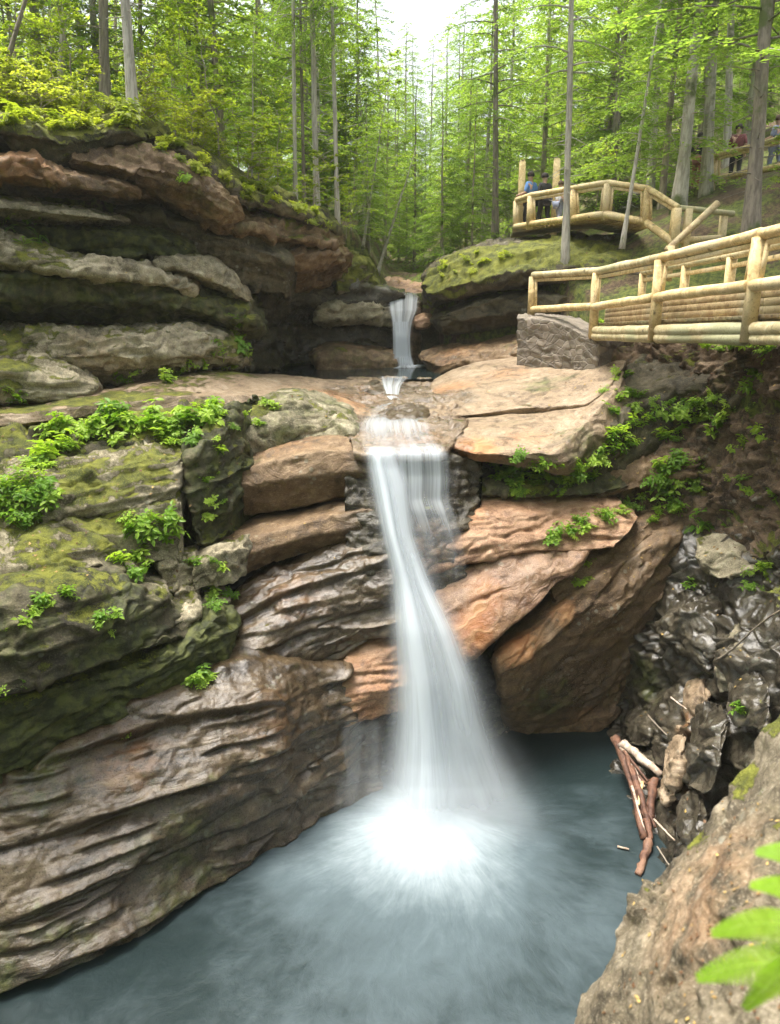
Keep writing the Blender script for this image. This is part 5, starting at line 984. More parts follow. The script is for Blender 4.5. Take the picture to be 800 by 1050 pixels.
stick('driftwood_log', [(638, 762, 12.4), (658, 778, 11.9), (678, 794, 11.5)], .085, .06, M_DWP, 'thick pale driftwood log at the top of the wood pile', 'driftwood')
stick('driftwood_log', [(636, 764, 12.4), (648, 785, 11.9), (661, 808, 11.4)], .045, .035, M_DWP, 'pale split driftwood lying between the red log and the thick pale log', 'driftwood')
stick('driftwood_log', [(670, 800, 11.4), (668, 815, 11.2), (667, 838, 10.9)], .09, .065, M_DW, 'short dark red driftwood chunk in the middle of the wood pile', 'driftwood')
stick('driftwood_log', [(659, 802, 11.5), (656, 815, 11.2), (655, 826, 11.0)], .028, .02, M_LOG, 'thin yellow upright stick in the wood pile', 'driftwood')
stick('driftwood_log', [(664, 862, 10.4), (661, 880, 0), (655, 897, 0)], .07, .05, M_DW, 'dark driftwood stump floating below the wood pile', 'driftwood')
stick('driftwood_log', [(648, 786, 11.8), (658, 820, 11.1), (666, 846, 10.75)], .05, .04, M_DW, 'reddish driftwood branch wedged behind the long red log', 'driftwood')
stick('driftwood_log', [(643, 776, 12.0), (652, 808, 11.35), (662, 840, 10.85)], .035, .03, M_DW, 'thin brown driftwood pole across the wood pile', 'driftwood')
for k_, (a_, b_, r_, lb_) in enumerate((((640, 770, 12.2), (668, 806, 11.3), .03, 'reddish splinter crossing the top of the wood pile'), ((652, 795, 11.7), (676, 812, 11.2), .04, 'rotten dark branch under the thick pale log'), ((655, 812, 11.3), (672, 848, 10.7), .035, 'knotty brown branch on the right side of the wood pile'), ((648, 806, 11.4), (664, 862, 10.5), .025, 'thin pale pole at the outer edge of the wood pile'), ((664, 840, 10.8), (668, 866, 10.35), .06, 'dark log end joining the wood pile to the floating stump'))):
    stick('driftwood_log', [a_, tuple(np.array(a_)*.5+np.array(b_)*.5), b_], r_, r_*.6, M_DWP if k_ == 3 else M_DW, lb_, 'driftwood')
stick('twig', [(671, 840, 10.4), (682, 852, 10.0), (692, 862, 9.8)], .018, .012, M_DWP, 'pale bent twig sticking out right of the wood pile', 'twig')
stick('twig', [(674, 868, 9.8), (684, 884, 9.5), (690, 895, 9.3)], .014, .01, M_TWIG, 'thin twig leaning on the wet rock below the wood pile', 'twig')
stick('twig', [(633, 868, 0), (645, 871, 0)], .02, .015, M_DWP, 'short pale stick floating beside the driftwood stump', 'twig')
stick('twig', [(735, 677, 11.0), (752, 665, 10.7), (770, 648, 10.4), (790, 632, 10.1), (812, 620, 9.8)], .018, .012, M_TWIG, 'long thin bare twig lying across the wet right wall', 'twig')
stick('twig', [(688, 715, 11.6), (697, 722, 11.3), (704, 727, 11.0)], .014, .01, M_DWP, 'short pale twig on the wet rock above the tan stone', 'twig')
stick('twig', [(664, 733, 12.2), (674, 744, 11.9), (684, 754, 11.6)], .014, .01, M_TWIG, 'thin grey twig above the driftwood pile', 'twig')
# ================================================================== VEGETATION
rng = np.random.RandomState(11)
M_HEM = leaf_mat('hemlock_needles', (.13, .22, .04), (.32, .43, .10), .6, .6)
M_HEM2 = leaf_mat('spruce_needles', (.13, .21, .045), (.30, .40, .11), .6, .6)
M_DEC = leaf_mat('maple_leaves', (.20, .30, .03), (.42, .50, .06), .6, .5)
M_SHR = leaf_mat('shrub_leaves', (.20, .26, .025), (.44, .48, .07), .6, .5)
M_HRB = leaf_mat('herb_leaves', (.14, .27, .03), (.36, .50, .07), .5, .45)
M_FRN = leaf_mat('fern_leaves', (.10, .23, .02), (.27, .44, .05), .55, .45); M_LIME = leaf_mat('lime_fern', (.26, .44, .03), (.40, .58, .06), .55, .5)
B_GRY = bark_mat('grey_bark', (.26, .24, .20), (.48, .45, .39), .12); B_BRN = bark_mat('brown_bark', (.20, .165, .13), (.40, .34, .27), .12); B_PAL = bark_mat('pale_bark', (.26, .24, .20), (.48, .45, .39), .05); B_DRK = bark_mat('dark_bark', (.13, .11, .09), (.27, .23, .19), .1)
def cards(c, d, n, L, W, fold=0.0):
    """pointed leaf faces: base c, direction d, face normal n"""
    d = d/(np.linalg.norm(d, axis=1, keepdims=True)+1e-9); s_ = np.cross(d, n); s_ /= np.linalg.norm(s_, axis=1, keepdims=True)+1e-9
    nn = np.cross(s_, d); L = L[:, None]; W = W[:, None]
    V = np.stack([c, c+d*L*.42+s_*W*.5+nn*W*fold, c+d*L, c+d*L*.42-s_*W*.5+nn*W*fold], 1)
    return V
def quads_obj(name, Vs, mat, parent=None):
    V = np.concatenate(Vs); n = len(V); return mesh_obj(name, V.reshape(-1, 3), np.arange(n*4).reshape(n, 4), mat, parent, False)
def unit(v): return v/(np.linalg.norm(v, axis=-1, keepdims=True)+1e-9)
def trunk_pts(Hh, r, rs, wob=.12, n=14):
    t = np.linspace(0, 1, n); p = np.stack([np.cumsum(rs.normal(0, wob*.4, n))*t, np.cumsum(rs.normal(0, wob*.4, n))*t, t*Hh], 1); p[0, :2] = 0
    rad = r*(1-t)**.8*.95+r*.05; rad[0] *= 1.35; p = np.concatenate([[p[0]-(0, 0, .6)], p]); rad = np.concatenate([[rad[0]*1.2], rad]); return p, rad
def at_h(p, z): return np.array([np.interp(z, p[:, 2], p[:, k]) for k in (0, 1)]+[z])
def make_conifer(name, seed, Hh, r, bare, Lm, nb, mat, bark, label, group, droop=.35, dens=1.0, dead=8):
    rs = np.random.RandomState(seed); e = props(empty(name), label, 'tree', group, 'thing'); p, rad = trunk_pts(Hh, r, rs); mb = MB(); mb.tube(p, rad, 10, seed, .05)
    Vs = []; az = rs.uniform(0, 6.28)
    for i in range(nb):
        f = (i+rs.uniform(0, 1))/nb; h = bare+(Hh*.98-bare)*f**1.15; az += 2.4+rs.normal(0, .5); L = Lm*(1-f)**.75*rs.uniform(.6, 1.15)+.25
        d = np.array((math.cos(az), math.sin(az), 0)); up = rs.uniform(-.05, .25); sd_ = np.array((-d[1], d[0], 0))
        b0 = at_h(p, h); t = np.linspace(0, 1, 6); cv = rs.normal(0, .12)
        bp = b0+d*(L*t)[:, None]+np.array((0, 0, 1))*(up*L*t-droop*L*t*t)[:, None]+sd_*(cv*L*t*t)[:, None]
        mb.tube(bp, np.linspace(max(.012, r*.16*(1-f)+.008), .004, 6), 5)
        nt = int(L/.062*dens)+5; s_ = np.sort(rs.uniform(.12, 1, nt)); base = np.stack([np.interp(s_, t, bp[:, k]) for k in range(3)], 1)
        side = rs.choice([-1, 1], nt); tl = (.42*L*(1-s_)**.7*.75+.14)*rs.uniform(.6, 1.2, nt); ang = rs.uniform(.6, 1.1, nt)
        td = d*np.cos(ang)[:, None]+sd_*(np.sin(ang)*side)[:, None]+np.array((0, 0, 1))*(rs.normal(-.18, .12, nt))[:, None]; td = unit(td)
        k = np.maximum(3, (tl/.075).astype(int)); rep = np.repeat(np.arange(nt), k); u = np.concatenate([np.linspace(.1, 1, q) for q in k])
        c = base[rep]+td[rep]*(tl[rep]*u)[:, None]+np.array((0, 0, -1))*(.25*tl[rep]*u*u)[:, None]+rs.normal(0, .012, (len(rep), 3))
        nd = td[rep]+np.cross(td[rep], (0, 0, 1))*rs.choice([-.8, .8], len(rep))[:, None]+rs.normal(0, .15, (len(rep), 3)); nn = np.array((0, 0, 1))+rs.normal(0, .35, (len(rep), 3))
        Vs.append(cards(c, nd, nn, rs.uniform(.10, .18, len(rep)), rs.uniform(.045, .075, len(rep))))
    for i in range(dead):
        h = rs.uniform(.25, 1)*bare; az = rs.uniform(0, 6.28); L = rs.uniform(.3, 1.1); d = np.array((math.cos(az), math.sin(az), rs.uniform(-.35, .1))); b0 = at_h(p, h); t = np.linspace(0, 1, 4)[:, None]
        mb.tube(b0+d*L*t+rs.normal(0, .03, (4, 3))*t, np.linspace(.014, .003, 4), 4)
    mb.build('trunk', bark, e); quads_obj('crown', Vs, mat, e); return e
def make_broad(name, seed, Hh, r, bare, Lm, nb, mat, bark, label, group, leaf=.10, nl=70, cat='tree', trunk='trunk', crown='crown'):
    rs = np.random.RandomState(seed); e = props(empty(name), label, cat, group, 'thing'); p, rad = trunk_pts(Hh, r, rs, .2); mb = MB(); mb.tube(p, rad, 8, seed, .05); Vs = []; az = 0
    for i in range(nb):
        f = (i+rs.uniform(0, 1))/nb; h = bare+(Hh-bare)*f; az += 2.4+rs.normal(0, .6); L = Lm*(1-.65*f)*rs.uniform(.55, 1.15); d = np.array((math.cos(az), math.sin(az), 0)); up = rs.uniform(.15, .75); b0 = at_h(p, h); t = np.linspace(0, 1, 6); sd_ = np.array((-d[1], d[0], 0))
        bp = b0+d*(L*t)[:, None]+np.array((0, 0, 1))*(up*L*t-.45*up*L*t*t)[:, None]+sd_*(rs.normal(0, .2)*L*t*t)[:, None]; mb.tube(bp, np.linspace(max(.008, r*.3*(1-.6*f)), .003, 6), 5)
        for j in range(5):
            s_ = rs.uniform(.3, 1); c0 = np.array([np.interp(s_, t, bp[:, k]) for k in range(3)]); sp = L*rs.uniform(.18, .38); az2 = rs.uniform(0, 6.28); td = d*.6+np.array((math.cos(az2), math.sin(az2), rs.uniform(-.2, .3))); td /= np.linalg.norm(td); n_ = max(3, int(nl/5*rs.uniform(.5, 1.4)))
            mb.tube(np.array([c0, c0+td*sp*.6, c0+td*sp*1.2+(0, 0, -.05*sp)]), [.006, .004, .002], 4)
            u = rs.uniform(.1, 1.25, n_); c = c0+td*(sp*u)[:, None]+rs.normal(0, 1, (n_, 3))*np.array((1, 1, .35))*sp*.32; nd = rs.normal(0, 1, (n_, 3))*np.array((1, 1, .3))+td*.6+np.array((0, 0, -.25)); nn = np.array((0, 0, 1))+rs.normal(0, .4, (n_, 3)); l_ = leaf*rs.uniform(.6, 1.25, n_)
            Vs.append(cards(c, nd, nn, l_, l_*rs.uniform(.55, .75, n_), -.12))
    mb.build(trunk, bark, e); quads_obj(crown, Vs, mat, e); return e
def frond(rs, base, az, L, rise, mb, Vs, w=.24, npin=22, droop=.9):
    d = np.array((math.cos(az), math.sin(az), 0)); t = np.linspace(0, 1, npin+4); pt = base+d*(L*t)[:, None]*.9+np.array((0, 0, 1))*(rise*L*t-droop*rise*L*t**2.2)[:, None]; mb.tube(pt[::3], np.linspace(.005, .0015, len(pt[::3])), 4)
    sd_ = np.array((-d[1], d[0], 0)); 
    for i in range(3, npin+3):
        u = t[i]; l_ = L*w*(1-u)**.75*min(1, (u+.05)*4); tg = unit(pt[min(i+1, len(pt)-1)]-pt[i-1])
        for sg in (-1, 1):
            dd = sd_*sg+tg*.35+np.array((0, 0, -.12)); k = max(2, int(l_/.03)); uu = np.linspace(.0, .9, k); c = pt[i]+unit(dd)*(l_*uu)[:, None]
            Vs.append(cards(np.repeat(c, 2, 0), np.repeat(unit(dd)[None], 2*k, 0)+np.tile(np.array([tg, -tg*.6]), (k, 1))*.9, np.tile(np.array((0, 0, 1.))+rs.normal(0, .12, 3), (2*k, 1)), np.repeat(.034*(1-uu*.6), 2), np.full(2*k, .016)))
def make_fern(name, seed, label, group, nf=8, L=.5):
    rs = np.random.RandomState(seed); e = props(empty(name), label, 'fern', group, 'thing'); mb = MB(); Vs = []
    for i in range(nf): frond(rs, np.zeros(3), i*6.283/nf+rs.normal(0, .3), L*rs.uniform(.65, 1.15), rs.uniform(.4, .9), mb, Vs, .26, 15)
    mb.build('stem', M_FRN, e); quads_obj('foliage', Vs, M_FRN, e); return e
def make_herb(name, seed, label, group, ns=9, hs=.16, leaf=.085, mat=None):
    rs = np.random.RandomState(seed); e = props(empty(name), label, 'plant', group, 'thing'); mb = MB(); Vs = []
    for i in range(ns):
        az = rs.uniform(0, 6.28); out = rs.uniform(.02, .2); hh = hs*rs.uniform(.4, 1.3); tip = np.array((math.cos(az)*out, math.sin(az)*out, hh)); mb.tube(np.array([(0, 0, -.04), tip*.55+(0, 0, .02), tip]), [.0035, .003, .002], 4)
        for lev in range(rs.randint(1, 4)):
            q_ = tip*(1-.28*lev); m = rs.randint(3, 6); a0 = rs.uniform(0, 6.28); aa = a0+np.arange(m)*6.283/m; dd = np.stack([np.cos(aa), np.sin(aa), rs.uniform(-.35, .15, m)], 1); l_ = leaf*rs.uniform(.65, 1.2, m)
            c = np.repeat(q_[None], m, 0)+dd*.012; nn = np.array((0, 0, 1))+rs.normal(0, .25, (m, 3)); s_ = unit(np.cross(dd, nn)); 
            # two facets either side of a midrib
            tipp = c+dd*l_[:, None]+np.array((0, 0, -.12))*l_[:, None]; m1 = c+dd*l_[:, None]*.35; m2 = c+dd*l_[:, None]*.7; w1 = s_*l_[:, None]*.27; w2 = s_*l_[:, None]*.22; upv = np.array((0, 0, .07))*l_[:, None]
            Vs.append(np.stack([c, m1+w1+upv, m2+w2+upv*.5, tipp], 1)); Vs.append(np.stack([c, tipp, m2-w2+upv*.5, m1-w1+upv], 1))
    mb.build('stem', mat or M_HRB, e); quads_obj('foliage', Vs, mat or M_HRB, e); return e
def put(proto, loc, rz, s=1.0, used=set(), label=None, group=None, cat=None, tilt=(0, 0), name=None):
    o = proto
    if proto.name in used: o = copy_tree(proto)
    else: used.add(proto.name)
    o.location = tuple(map(float, loc)); o.rotation_euler = (tilt[0], tilt[1], rz); o.scale = (s, s, s) if np.isscalar(s) else s
    if label: o['label'] = label
    if group: o['group'] = group
    return o
# ---- trees: prototypes
G1 = 'hemlocks in the wood behind the falls'; L1_ = 'hemlock with drooping fresh green boughs standing in the wood behind the falls'
hem = [make_conifer('hemlock_tree', 100+i, 13+i, .11+.015*i, [1.2, 2.0, .8, 2.6][i], [2.9, 2.6, 3.1, 2.7][i], [84, 74, 88, 70][i], M_HEM if i != 1 else M_HEM2, [B_BRN, B_GRY, B_DRK, B_GRY][i], L1_, G1) for i in range(4)]
G2 = 'slender spruces in the wood'; spr = [make_conifer('spruce_tree', 200+i, 15, .10+.02*i, 4.5, 1.7, 46, M_HEM2, [B_GRY, B_PAL][i], 'slender spruce with a long bare lower trunk and dead twigs', G2, .25, .9, 22) for i in range(2)]
G3 = 'leafy maples in the wood'; dec = [make_broad('maple_tree', 300+i, 9+i, .10, 1.8, 2.6, 40, M_DEC, [B_GRY, B_BRN][i % 2], 'leafy young maple with lime green leaves in the wood behind the falls', G3, .13, 120) for i in range(3)]
G4 = 'saplings along the cliff top'; sap = [make_broad('sapling', 400+i, 2.6+.5*i, .022, .5, 1.0, 22, M_DEC, B_BRN, 'slim sapling with lime leaves growing on the bank above the cliff', G4, .095, 60) for i in range(3)]
G5 = 'shrubs on the cliff top'; shr = [make_broad('shrub', 500+i, .9+.2*i, .014, .05, .75, 20, M_SHR, B_BRN, 'low yellow green shrub on the forest floor above the cliff', G5, .075, 70, 'shrub', 'stem', 'foliage') for i in range(3)]
# ---- prominent trunks, each with its own place
def spot(px, py, Y): return P(px, py, Y)
def own_tree(proto, px, py, Y, rpx, label, top=None, rz=None, zs=1.0, group='trees with a place of their own', sink=.05):
    """copy of a prototype scaled so that its trunk has the radius seen in the photo; top = (px, py) fixes the lean"""
    b_ = P(px, py, Y); o = put(proto, b_-(0, 0, sink), rng.uniform(0, 6.28) if rz is None else rz, 1.0, label=label)
    d = Y*CP+(H-b_[2])*SP; r0 = max(v.co.xy.length for v in [c for c in o.children if c.name.startswith('trunk')][0].data.vertices if abs(v.co.z) < .01)
    k = rpx/F*d/r0; o.scale = (max(k, .75), max(k, .75), zs)
    if k < .75: o.scale = (k, k, zs)
    if top is not None:
        t_ = P(top[0], top[1], Y); v = Vector(t_-b_).normalized(); q_ = Vector((0, 0, 1)).rotation_difference(v); o.rotation_mode = 'XYZ'; o.rotation_euler = (q_ @ __import__('mathutils').Quaternion((0, 0, 1), o.rotation_euler.z)).to_euler()
    if 'group' in o: del o['group']
    return o
bare = [make_conifer('bare_trunk_tree', 600+i, 16, .14, [5.0, 4.2, 3.4][i], 2.6, 60, M_HEM, [B_GRY, B_PAL, B_DRK][i], 'bare trunk', None, .3, .8, 26) for i in range(3)]
own_tree(bare[0], 137, 121, 17.6, 7.5, 'stout grey trunk rooted on the very edge of the cliff top', (129, 0))
own_tree(bare[2], 108, 108, 21.0, 7, 'dark trunk just left of the stout grey trunk on the cliff top', (106, 0))
own_tree(bare[2], 4, 70, 19, 3, 'thin dark curved trunk at the upper left corner', (25, 0))
own_tree(bare[0], 38, 80, 26, 7, 'broad pale grey trunk behind the shrubs at the upper left', (34, 0)); own_tree(bare[1], 62, 78, 24, 4, 'thin pale trunk behind the shrubs at the upper left', (66, 0))
own_tree(bare[1], 303, 207, 22.5, 3, 'thinnest of the three trunks standing together on the prow', (301, 40)); own_tree(bare[1], 325, 214, 22.8, 4.5, 'thickest of the three trunks standing together on the prow', (320, 0)); own_tree(bare[1], 346, 222, 22.4, 3.2, 'trunk with a crooked foot at the tip of the overhanging prow', (341, 20))
own_tree(bare[2], 312, 206, 24, 2.5, 'dark thin trunk between the trunks on the prow', (309, 60)); own_tree(bare[0], 258, 195, 20.5, 1.6, 'thin dark stem growing from the turf edge of the prow', (259, 140), zs=.25)
own_tree(bare[1], 580, 257, 21.4, 5, 'straight pale trunk in front of the viewing platform', (586, 40)); own_tree(bare[2], 508, 238, 27.5, 4.5, 'dark branched trunk left of the viewing platform', (509, 110)); own_tree(bare[1], 640, 240, 20.3, 3, 'thin leaning pale stem in front of the viewing platform', (660, 115), zs=.5)
own_tree(bare[0], 697, 204, 23.0, 9, 'thickest grey trunk between the platform and the upper fence', (712, 60)); own_tree(bare[0], 724, 196, 24.0, 8, 'mossy footed trunk beside the left end of the upper fence', (731, 60)); own_tree(bare[0], 667, 190, 27, 5.5, 'grey trunk behind the right half of the viewing platform', (673, 90)); own_tree(bare[2], 770, 232, 19.0, 10.5, 'dark knotty trunk in front of the upper fence at the right', (784, 60)); own_tree(bare[0], 745, 180, 31, 6, 'trunk far behind the upper fence', (750, 40))
own_tree(bare[1], 373, 248, 27, 2.2, 'left of the two pale leaning poles above the mossy shoulder', (385, 165), zs=.3); own_tree(bare[1], 388, 276, 26.6, 2.6, 'right of the two pale leaning poles above the mossy shoulder', (412, 195), zs=.25)
# ---- the wood
def in_gap(px, Y): return abs(px-442) < 24+8*(Y > 40)
N = 0; taken = []
for i in range(900):
    Y = 24+42*rng.uniform()**1.2; px = rng.uniform(-90, 890); d = Y; X = (px-400)/F*d*1.02; z = float(ground(X, Y)); f_ = np.interp(X, _fx, _fy)
    if Y < f_+1.5 or N >= 46: continue
    if any((X-a)**2+(Y-b)**2 < (1.9 if Y < 34 else 2.4)**2 for a, b in taken): continue
    if in_gap(px, Y) or (500 < px < 760 and Y < 29.5) or (680 < px < 880 and Y < 32): continue
    taken.append((X, Y)); N += 1; u = rng.uniform()
    left = px < 300
    pr = (dec[rng.randint(3)] if u < (.55 if left else .45) else spr[rng.randint(2)] if u < .6 and left else hem[rng.randint(4)])
    put(pr, (X, Y, z-.1), rng.uniform(0, 6.28), rng.uniform(.85, 1.2), tilt=(rng.normal(0, .02), rng.normal(0, .02)))
# hemlocks low in the stream valley, below the gap of sky
for (px, py, Y, s_) in ((425, 268, 36, .55), (455, 262, 34, .5), (405, 262, 44, .7), (440, 258, 50, .85), (470, 255, 42, .7), (478, 250, 31, .6), (495, 246, 30, .7), (365, 240, 33, .75), (352, 232, 38, .8), (520, 240, 35, .9), (395, 250, 55, .8), (425, 255, 62, 1.0), (455, 255, 66, 1.0), (415, 260, 48, .95), (470, 250, 52, 1.0)):
    b_ = P(px, py, Y); z = float(ground(b_[0], Y)); put(hem[rng.randint(3)], (b_[0], Y, z-.1), rng.uniform(0, 6.28), s_)
for (px, Y, s_, k) in ((230, 26, 1.0, 0), (275, 28, .95, 1), (330, 27, .9, 2), (175, 25, 1.0, 1), (120, 26, 1.05, 2), (60, 25, 1.0, 0), (10, 24, 1.0, 1), (375, 32, .8, 0), (395, 38, .85, 1), (490, 37, .85, 2), (470, 44, .8, 0), (300, 33, 1.1, 0), (545, 35, 1.0, 1), (600, 33, 1.0, 0)):
    X = (px-400)/F*Y*1.02; put(dec[k], (X, Y, float(ground(X, Y))-.1), rng.uniform(0, 6.28), s_)
# boughs reaching in at the upper right
for (px, Y, s_, k) in ((660, 25, 1.0, 0), (610, 29, 1.05, 2), (735, 33, 1.15, 3), (815, 33, 1.15, 3), (545, 31, 1.0, 0), (690, 34, 1.1, 0)):
    X = (px-400)/F*Y; z = float(ground(X, Y)); o = put(hem[k], (X, Y, z-.1), rng.uniform(0, 6.28), (s_, s_, s_)); 
G6 = 'young hemlocks of the undergrowth'
for i in range(170):
    Y = 25+26*rng.uniform()**1.3; px = rng.uniform(-60, 860); X = (px-400)/F*Y*1.02; z = float(ground(X, Y))
    if Y < np.interp(X, _fx, _fy)+1.2 or (500 < px < 880 and Y < 30) or (690 < px < 880 and Y < 35) or (400 < px < 440 and Y < 33): continue
    pr = hem[rng.randint(3)] if rng.uniform() < .72 else dec[rng.randint(3)]
    put(pr, (X, Y, z-.1), rng.uniform(0, 6.28), rng.uniform(.25, .52), label='young bushy tree of the undergrowth between the taller trunks', group=G6)
# far wood closing the view (reads as one mass), then added light-blocking crowns out of view
Vs = []
for i in range(70):
    Y = rng.uniform(68, 100); X = rng.uniform(-58, 58)*Y/90
    if abs(X/Y*F+400-445) < 30 and Y > 0 and rng.uniform() < .95: continue
    z = float(ground(X, Y)); pr = hem[rng.randint(4)]; me = [c for c in pr.children if c.name.startswith('crown')][0].data
    co_ = np.zeros(len(me.vertices)*3, np.float32); me.vertices.foreach_get('co', co_); V = co_.reshape(-1, 4, 3)[::3]; c_ = V.mean(1, keepdims=True); V = c_+(V-c_)*2.2; V = V*np.array((1.3, 1.3, 1.0))*rng.uniform(.9, 1.3); Vs.append(V+np.array((X, Y, z)))
for (X, Y, z, k) in ((-11, 3, 8, 0), (-12, 8, 9, 2), (-13, 13, 10, 0), (-9.5, -2, 7, 1), (-8, -7, 7, 2), (-4, -10, 7, 0), (0, -11, 7, 2), (4.5, -10, 7, 1), (8, -7, 8, 0), (10, -2, 8, 2), (-15, 0, 9, 2), (-13, -9, 8, 0), (-6, -15, 8, 2), (2, -16, 8, 0), (9, -14, 8, 2), (15, 0, 9, 1), (-16, 8, 10, 0), (-2, -7, 7, 0), (3, -13, 8, 0), (-9, -12, 8, 2), (6, -11, 8, 2), (12, -6, 8, 0), (-12, -4, 8, 2)):  # unseen trunkless crowns behind and beside the camera, added to cut frontal sky light
    me = [c for c in hem[k].children if c.name.startswith('crown')][0].data; co_ = np.zeros(len(me.vertices)*3, np.float32); me.vertices.foreach_get('co', co_); V = co_.reshape(-1, 4, 3)[::2]; c_ = V.mean(1, keepdims=True); V = (c_+(V-c_)*1.9)*1.15; Vs.append(V+np.array((X, Y, z)))
props(quads_obj('forest', Vs, M_HEM), 'far green conifer wood filling the valley behind the falls', 'forest', None, 'stuff')
# ---- shrubs, saplings on the cliff top
for i in range(60):
    px = rng.uniform(-60, 330); py = np.interp(px, [-60, 0, 100, 150, 200, 250, 300, 345], [112, 112, 112, 122, 148, 182, 205, 225]); Y0 = np.interp(px, [-60, 0, 100, 150, 200, 250, 300, 345], [16.4, 16.6, 17.3, 17.9, 18.6, 19.5, 20.5, 21.6]); Y = Y0+.3+5*rng.uniform()**1.3
    b_ = P(px, py, Y0+.3); X = b_[0]*Y/(Y0+.3); z = max(b_[2]-.1, float(ground(X, Y))) if Y < Y0+2 else float(ground(X, Y)); put(shr[rng.randint(3)], (X, Y, z), rng.uniform(0, 6.28), rng.uniform(.6, 1.25))
for (px, py, Y, s_) in ((225, 160, 19.8, .95), (205, 150, 20.5, .9), (245, 172, 20.6, .8), (180, 136, 20, .7), (265, 185, 21.5, .7), (20, 92, 20, 1), (75, 95, 20.5, 1.0), (160, 118, 21.5, 1.1), (285, 195, 22.5, .8), (360, 230, 24.5, .7), (-20, 95, 19, 1.0), (52, 90, 22.5, 1.1), (355, 238, 23.5, .45), (612, 205, 27.5, .8), (800, 205, 21, .6)):
    put(sap[rng.randint(3)], P(px, py, Y)-(0, 0, .15), rng.uniform(0, 6.28), s_)
# ---- low plants on the rocks: each stands where the rock is
bpy.context.view_layer.update(); dg = bpy.context.evaluated_depsgraph_get()
rock_names = {o.name for o in ROCKS}  # rocks and banks carry the plants
def hit(px, py):
    d = Vector(P(px, py, 1.0)-np.array((0, 0, H))).normalized(); o_ = Vector((0, 0, H))
    for _ in range(8):
        okk, loc, nor, ix, ob, mt = sc.ray_cast(dg, o_, d)
        if not okk: return None, None
        if ob.name in rock_names: return np.array(loc), np.array(nor)
        o_ = loc+d*.01
    return None, None
herb = {}
def patch(poly, n, label, group, s0=.8, s1=1.25, kind='herb', mat=None, leaf=.10, hs=.19):
    poly = np.array(poly, float); lo_, hi_ = poly.min(0), poly.max(0); got = 0; tries = 0
    protos = [make_herb('green_tuft' if 'tuft' in label else 'small_plant' if ('tiny' in label or 'small' in label) else 'leafy_plant', 700+len(herb)*7+k, label, group, [9, 14, 6][k], hs*[.8, .6, 1.0][k], leaf*[1, .62, 1.15][k], mat) if kind == 'herb' else make_fern('fern', 800+len(herb)*7+k, label, group, [7, 8, 6][k], hs) for k in range(3)]; herb[label] = protos
    while got < n and tries < n*30:
        tries += 1; x, y = lo_+rng.uniform(size=2)*(hi_-lo_); ins = False; j = len(poly)-1
        for i in range(len(poly)):
            if (poly[i, 1] > y) != (poly[j, 1] > y) and x < (poly[j, 0]-poly[i, 0])*(y-poly[i, 1])/(poly[j, 1]-poly[i, 1])+poly[i, 0]: ins = not ins
            j = i
        if not ins: continue
        loc, nor = hit(x, y)
        if loc is None: continue
        lean = unit(np.array((0, 0, 1.))*.9+nor*.7); q_ = Vector((0, 0, 1)).rotation_difference(Vector(lean)).to_euler()
        put(protos[got % 3], loc-nor*.01, rng.uniform(0, 6.28), rng.uniform(s0, s1)*1.02, tilt=(q_.x, q_.y)); got += 1
    for p_ in protos:
        if p_.location.length < .01:
            for ch in list(p_.children): bpy.data.objects.remove(ch)
            bpy.data.objects.remove(p_)
patch([(22, 478), (60, 438), (110, 424), (190, 420), (235, 424), (200, 448), (150, 455), (90, 462), (55, 482)], 52, 'bright leafy plant in the thick row hanging over the left mossy bank', 'leafy plants on the left mossy bank', leaf=.12, hs=.24)
patch([(150, 458), (215, 445), (250, 425), (262, 430), (225, 470), (160, 475)], 8, 'small yellowish plant at the right end of the left mossy bank', 'yellowish plants at the end of the bank', .6, .9)
patch([(0, 498), (40, 490), (60, 515), (45, 545), (0, 545)], 22, 'leafy plant in the lush clump on the bench at the left picture edge', 'lush plants at the left edge', .9, 1.3, hs=.34, leaf=.085)
patch([(120, 540), (150, 522), (180, 530), (178, 556), (135, 566)], 15, 'leafy plant filling the gap between blocks on the left bank', 'leafy plants in the block gap', .8, 1.1)
patch([(124, 580), (150, 570), (168, 585), (145, 596)], 7, 'leafy plant just above the pale angular boulder', 'leafy plants above the angular boulder', .8, 1.1)
patch([(198, 578), (230, 572), (240, 600), (238, 625), (222, 628), (205, 600)], 8, 'small plant among the boulders beside the lower brown block', 'small plants among the left boulders', .6, .95)
patch([(110, 378), (160, 376), (195, 372), (248, 352), (255, 372), (190, 392), (118, 396)], 18, 'low plant at the foot of the grey slab below the cliff', 'low plants at the cliff foot', .8, 1.3)
patch([(0, 405), (20, 402), (28, 412), (5, 416)], 3, 'leafy plant at the left picture edge in front of the shelf', 'leafy plants at the left edge of the shelf', .8, 1.1)
patch([(5, 650), (30, 625), (70, 608), (88, 604), (60, 625), (30, 655)], 10, 'small plant strung along the crack of the broad mossy face', 'small plants along the mossy face crack', .55, .85)
patch([(100, 632), (125, 630), (122, 670), (108, 682)], 5, 'tiny plant on the sheer part of the broad mossy face', 'tiny plants on the mossy face', .45, .65)
patch([(0, 708), (25, 704), (30, 714), (0, 718)], 4, 'tiny plant on the crack above the dark green band', 'tiny plants above the green band', .5, .7)
patch([(190, 490), (235, 485), (232, 530), (205, 545), (192, 520)], 8, 'pale small plant on the dark mossy column', 'small plants on the mossy column', .5, .8)
patch([(252, 408), (275, 408), (285, 430), (265, 440)], 5, 'small plant on the dark block set into the shelf', 'small plants on the dark block', .5, .8)
patch([(0, 222), (22, 222), (45, 238), (35, 252), (0, 246)], 7, 'fern hanging from the shaded cliff at the left picture edge', 'ferns on the shaded cliff', .6, 1.0, 'fern', hs=.45)
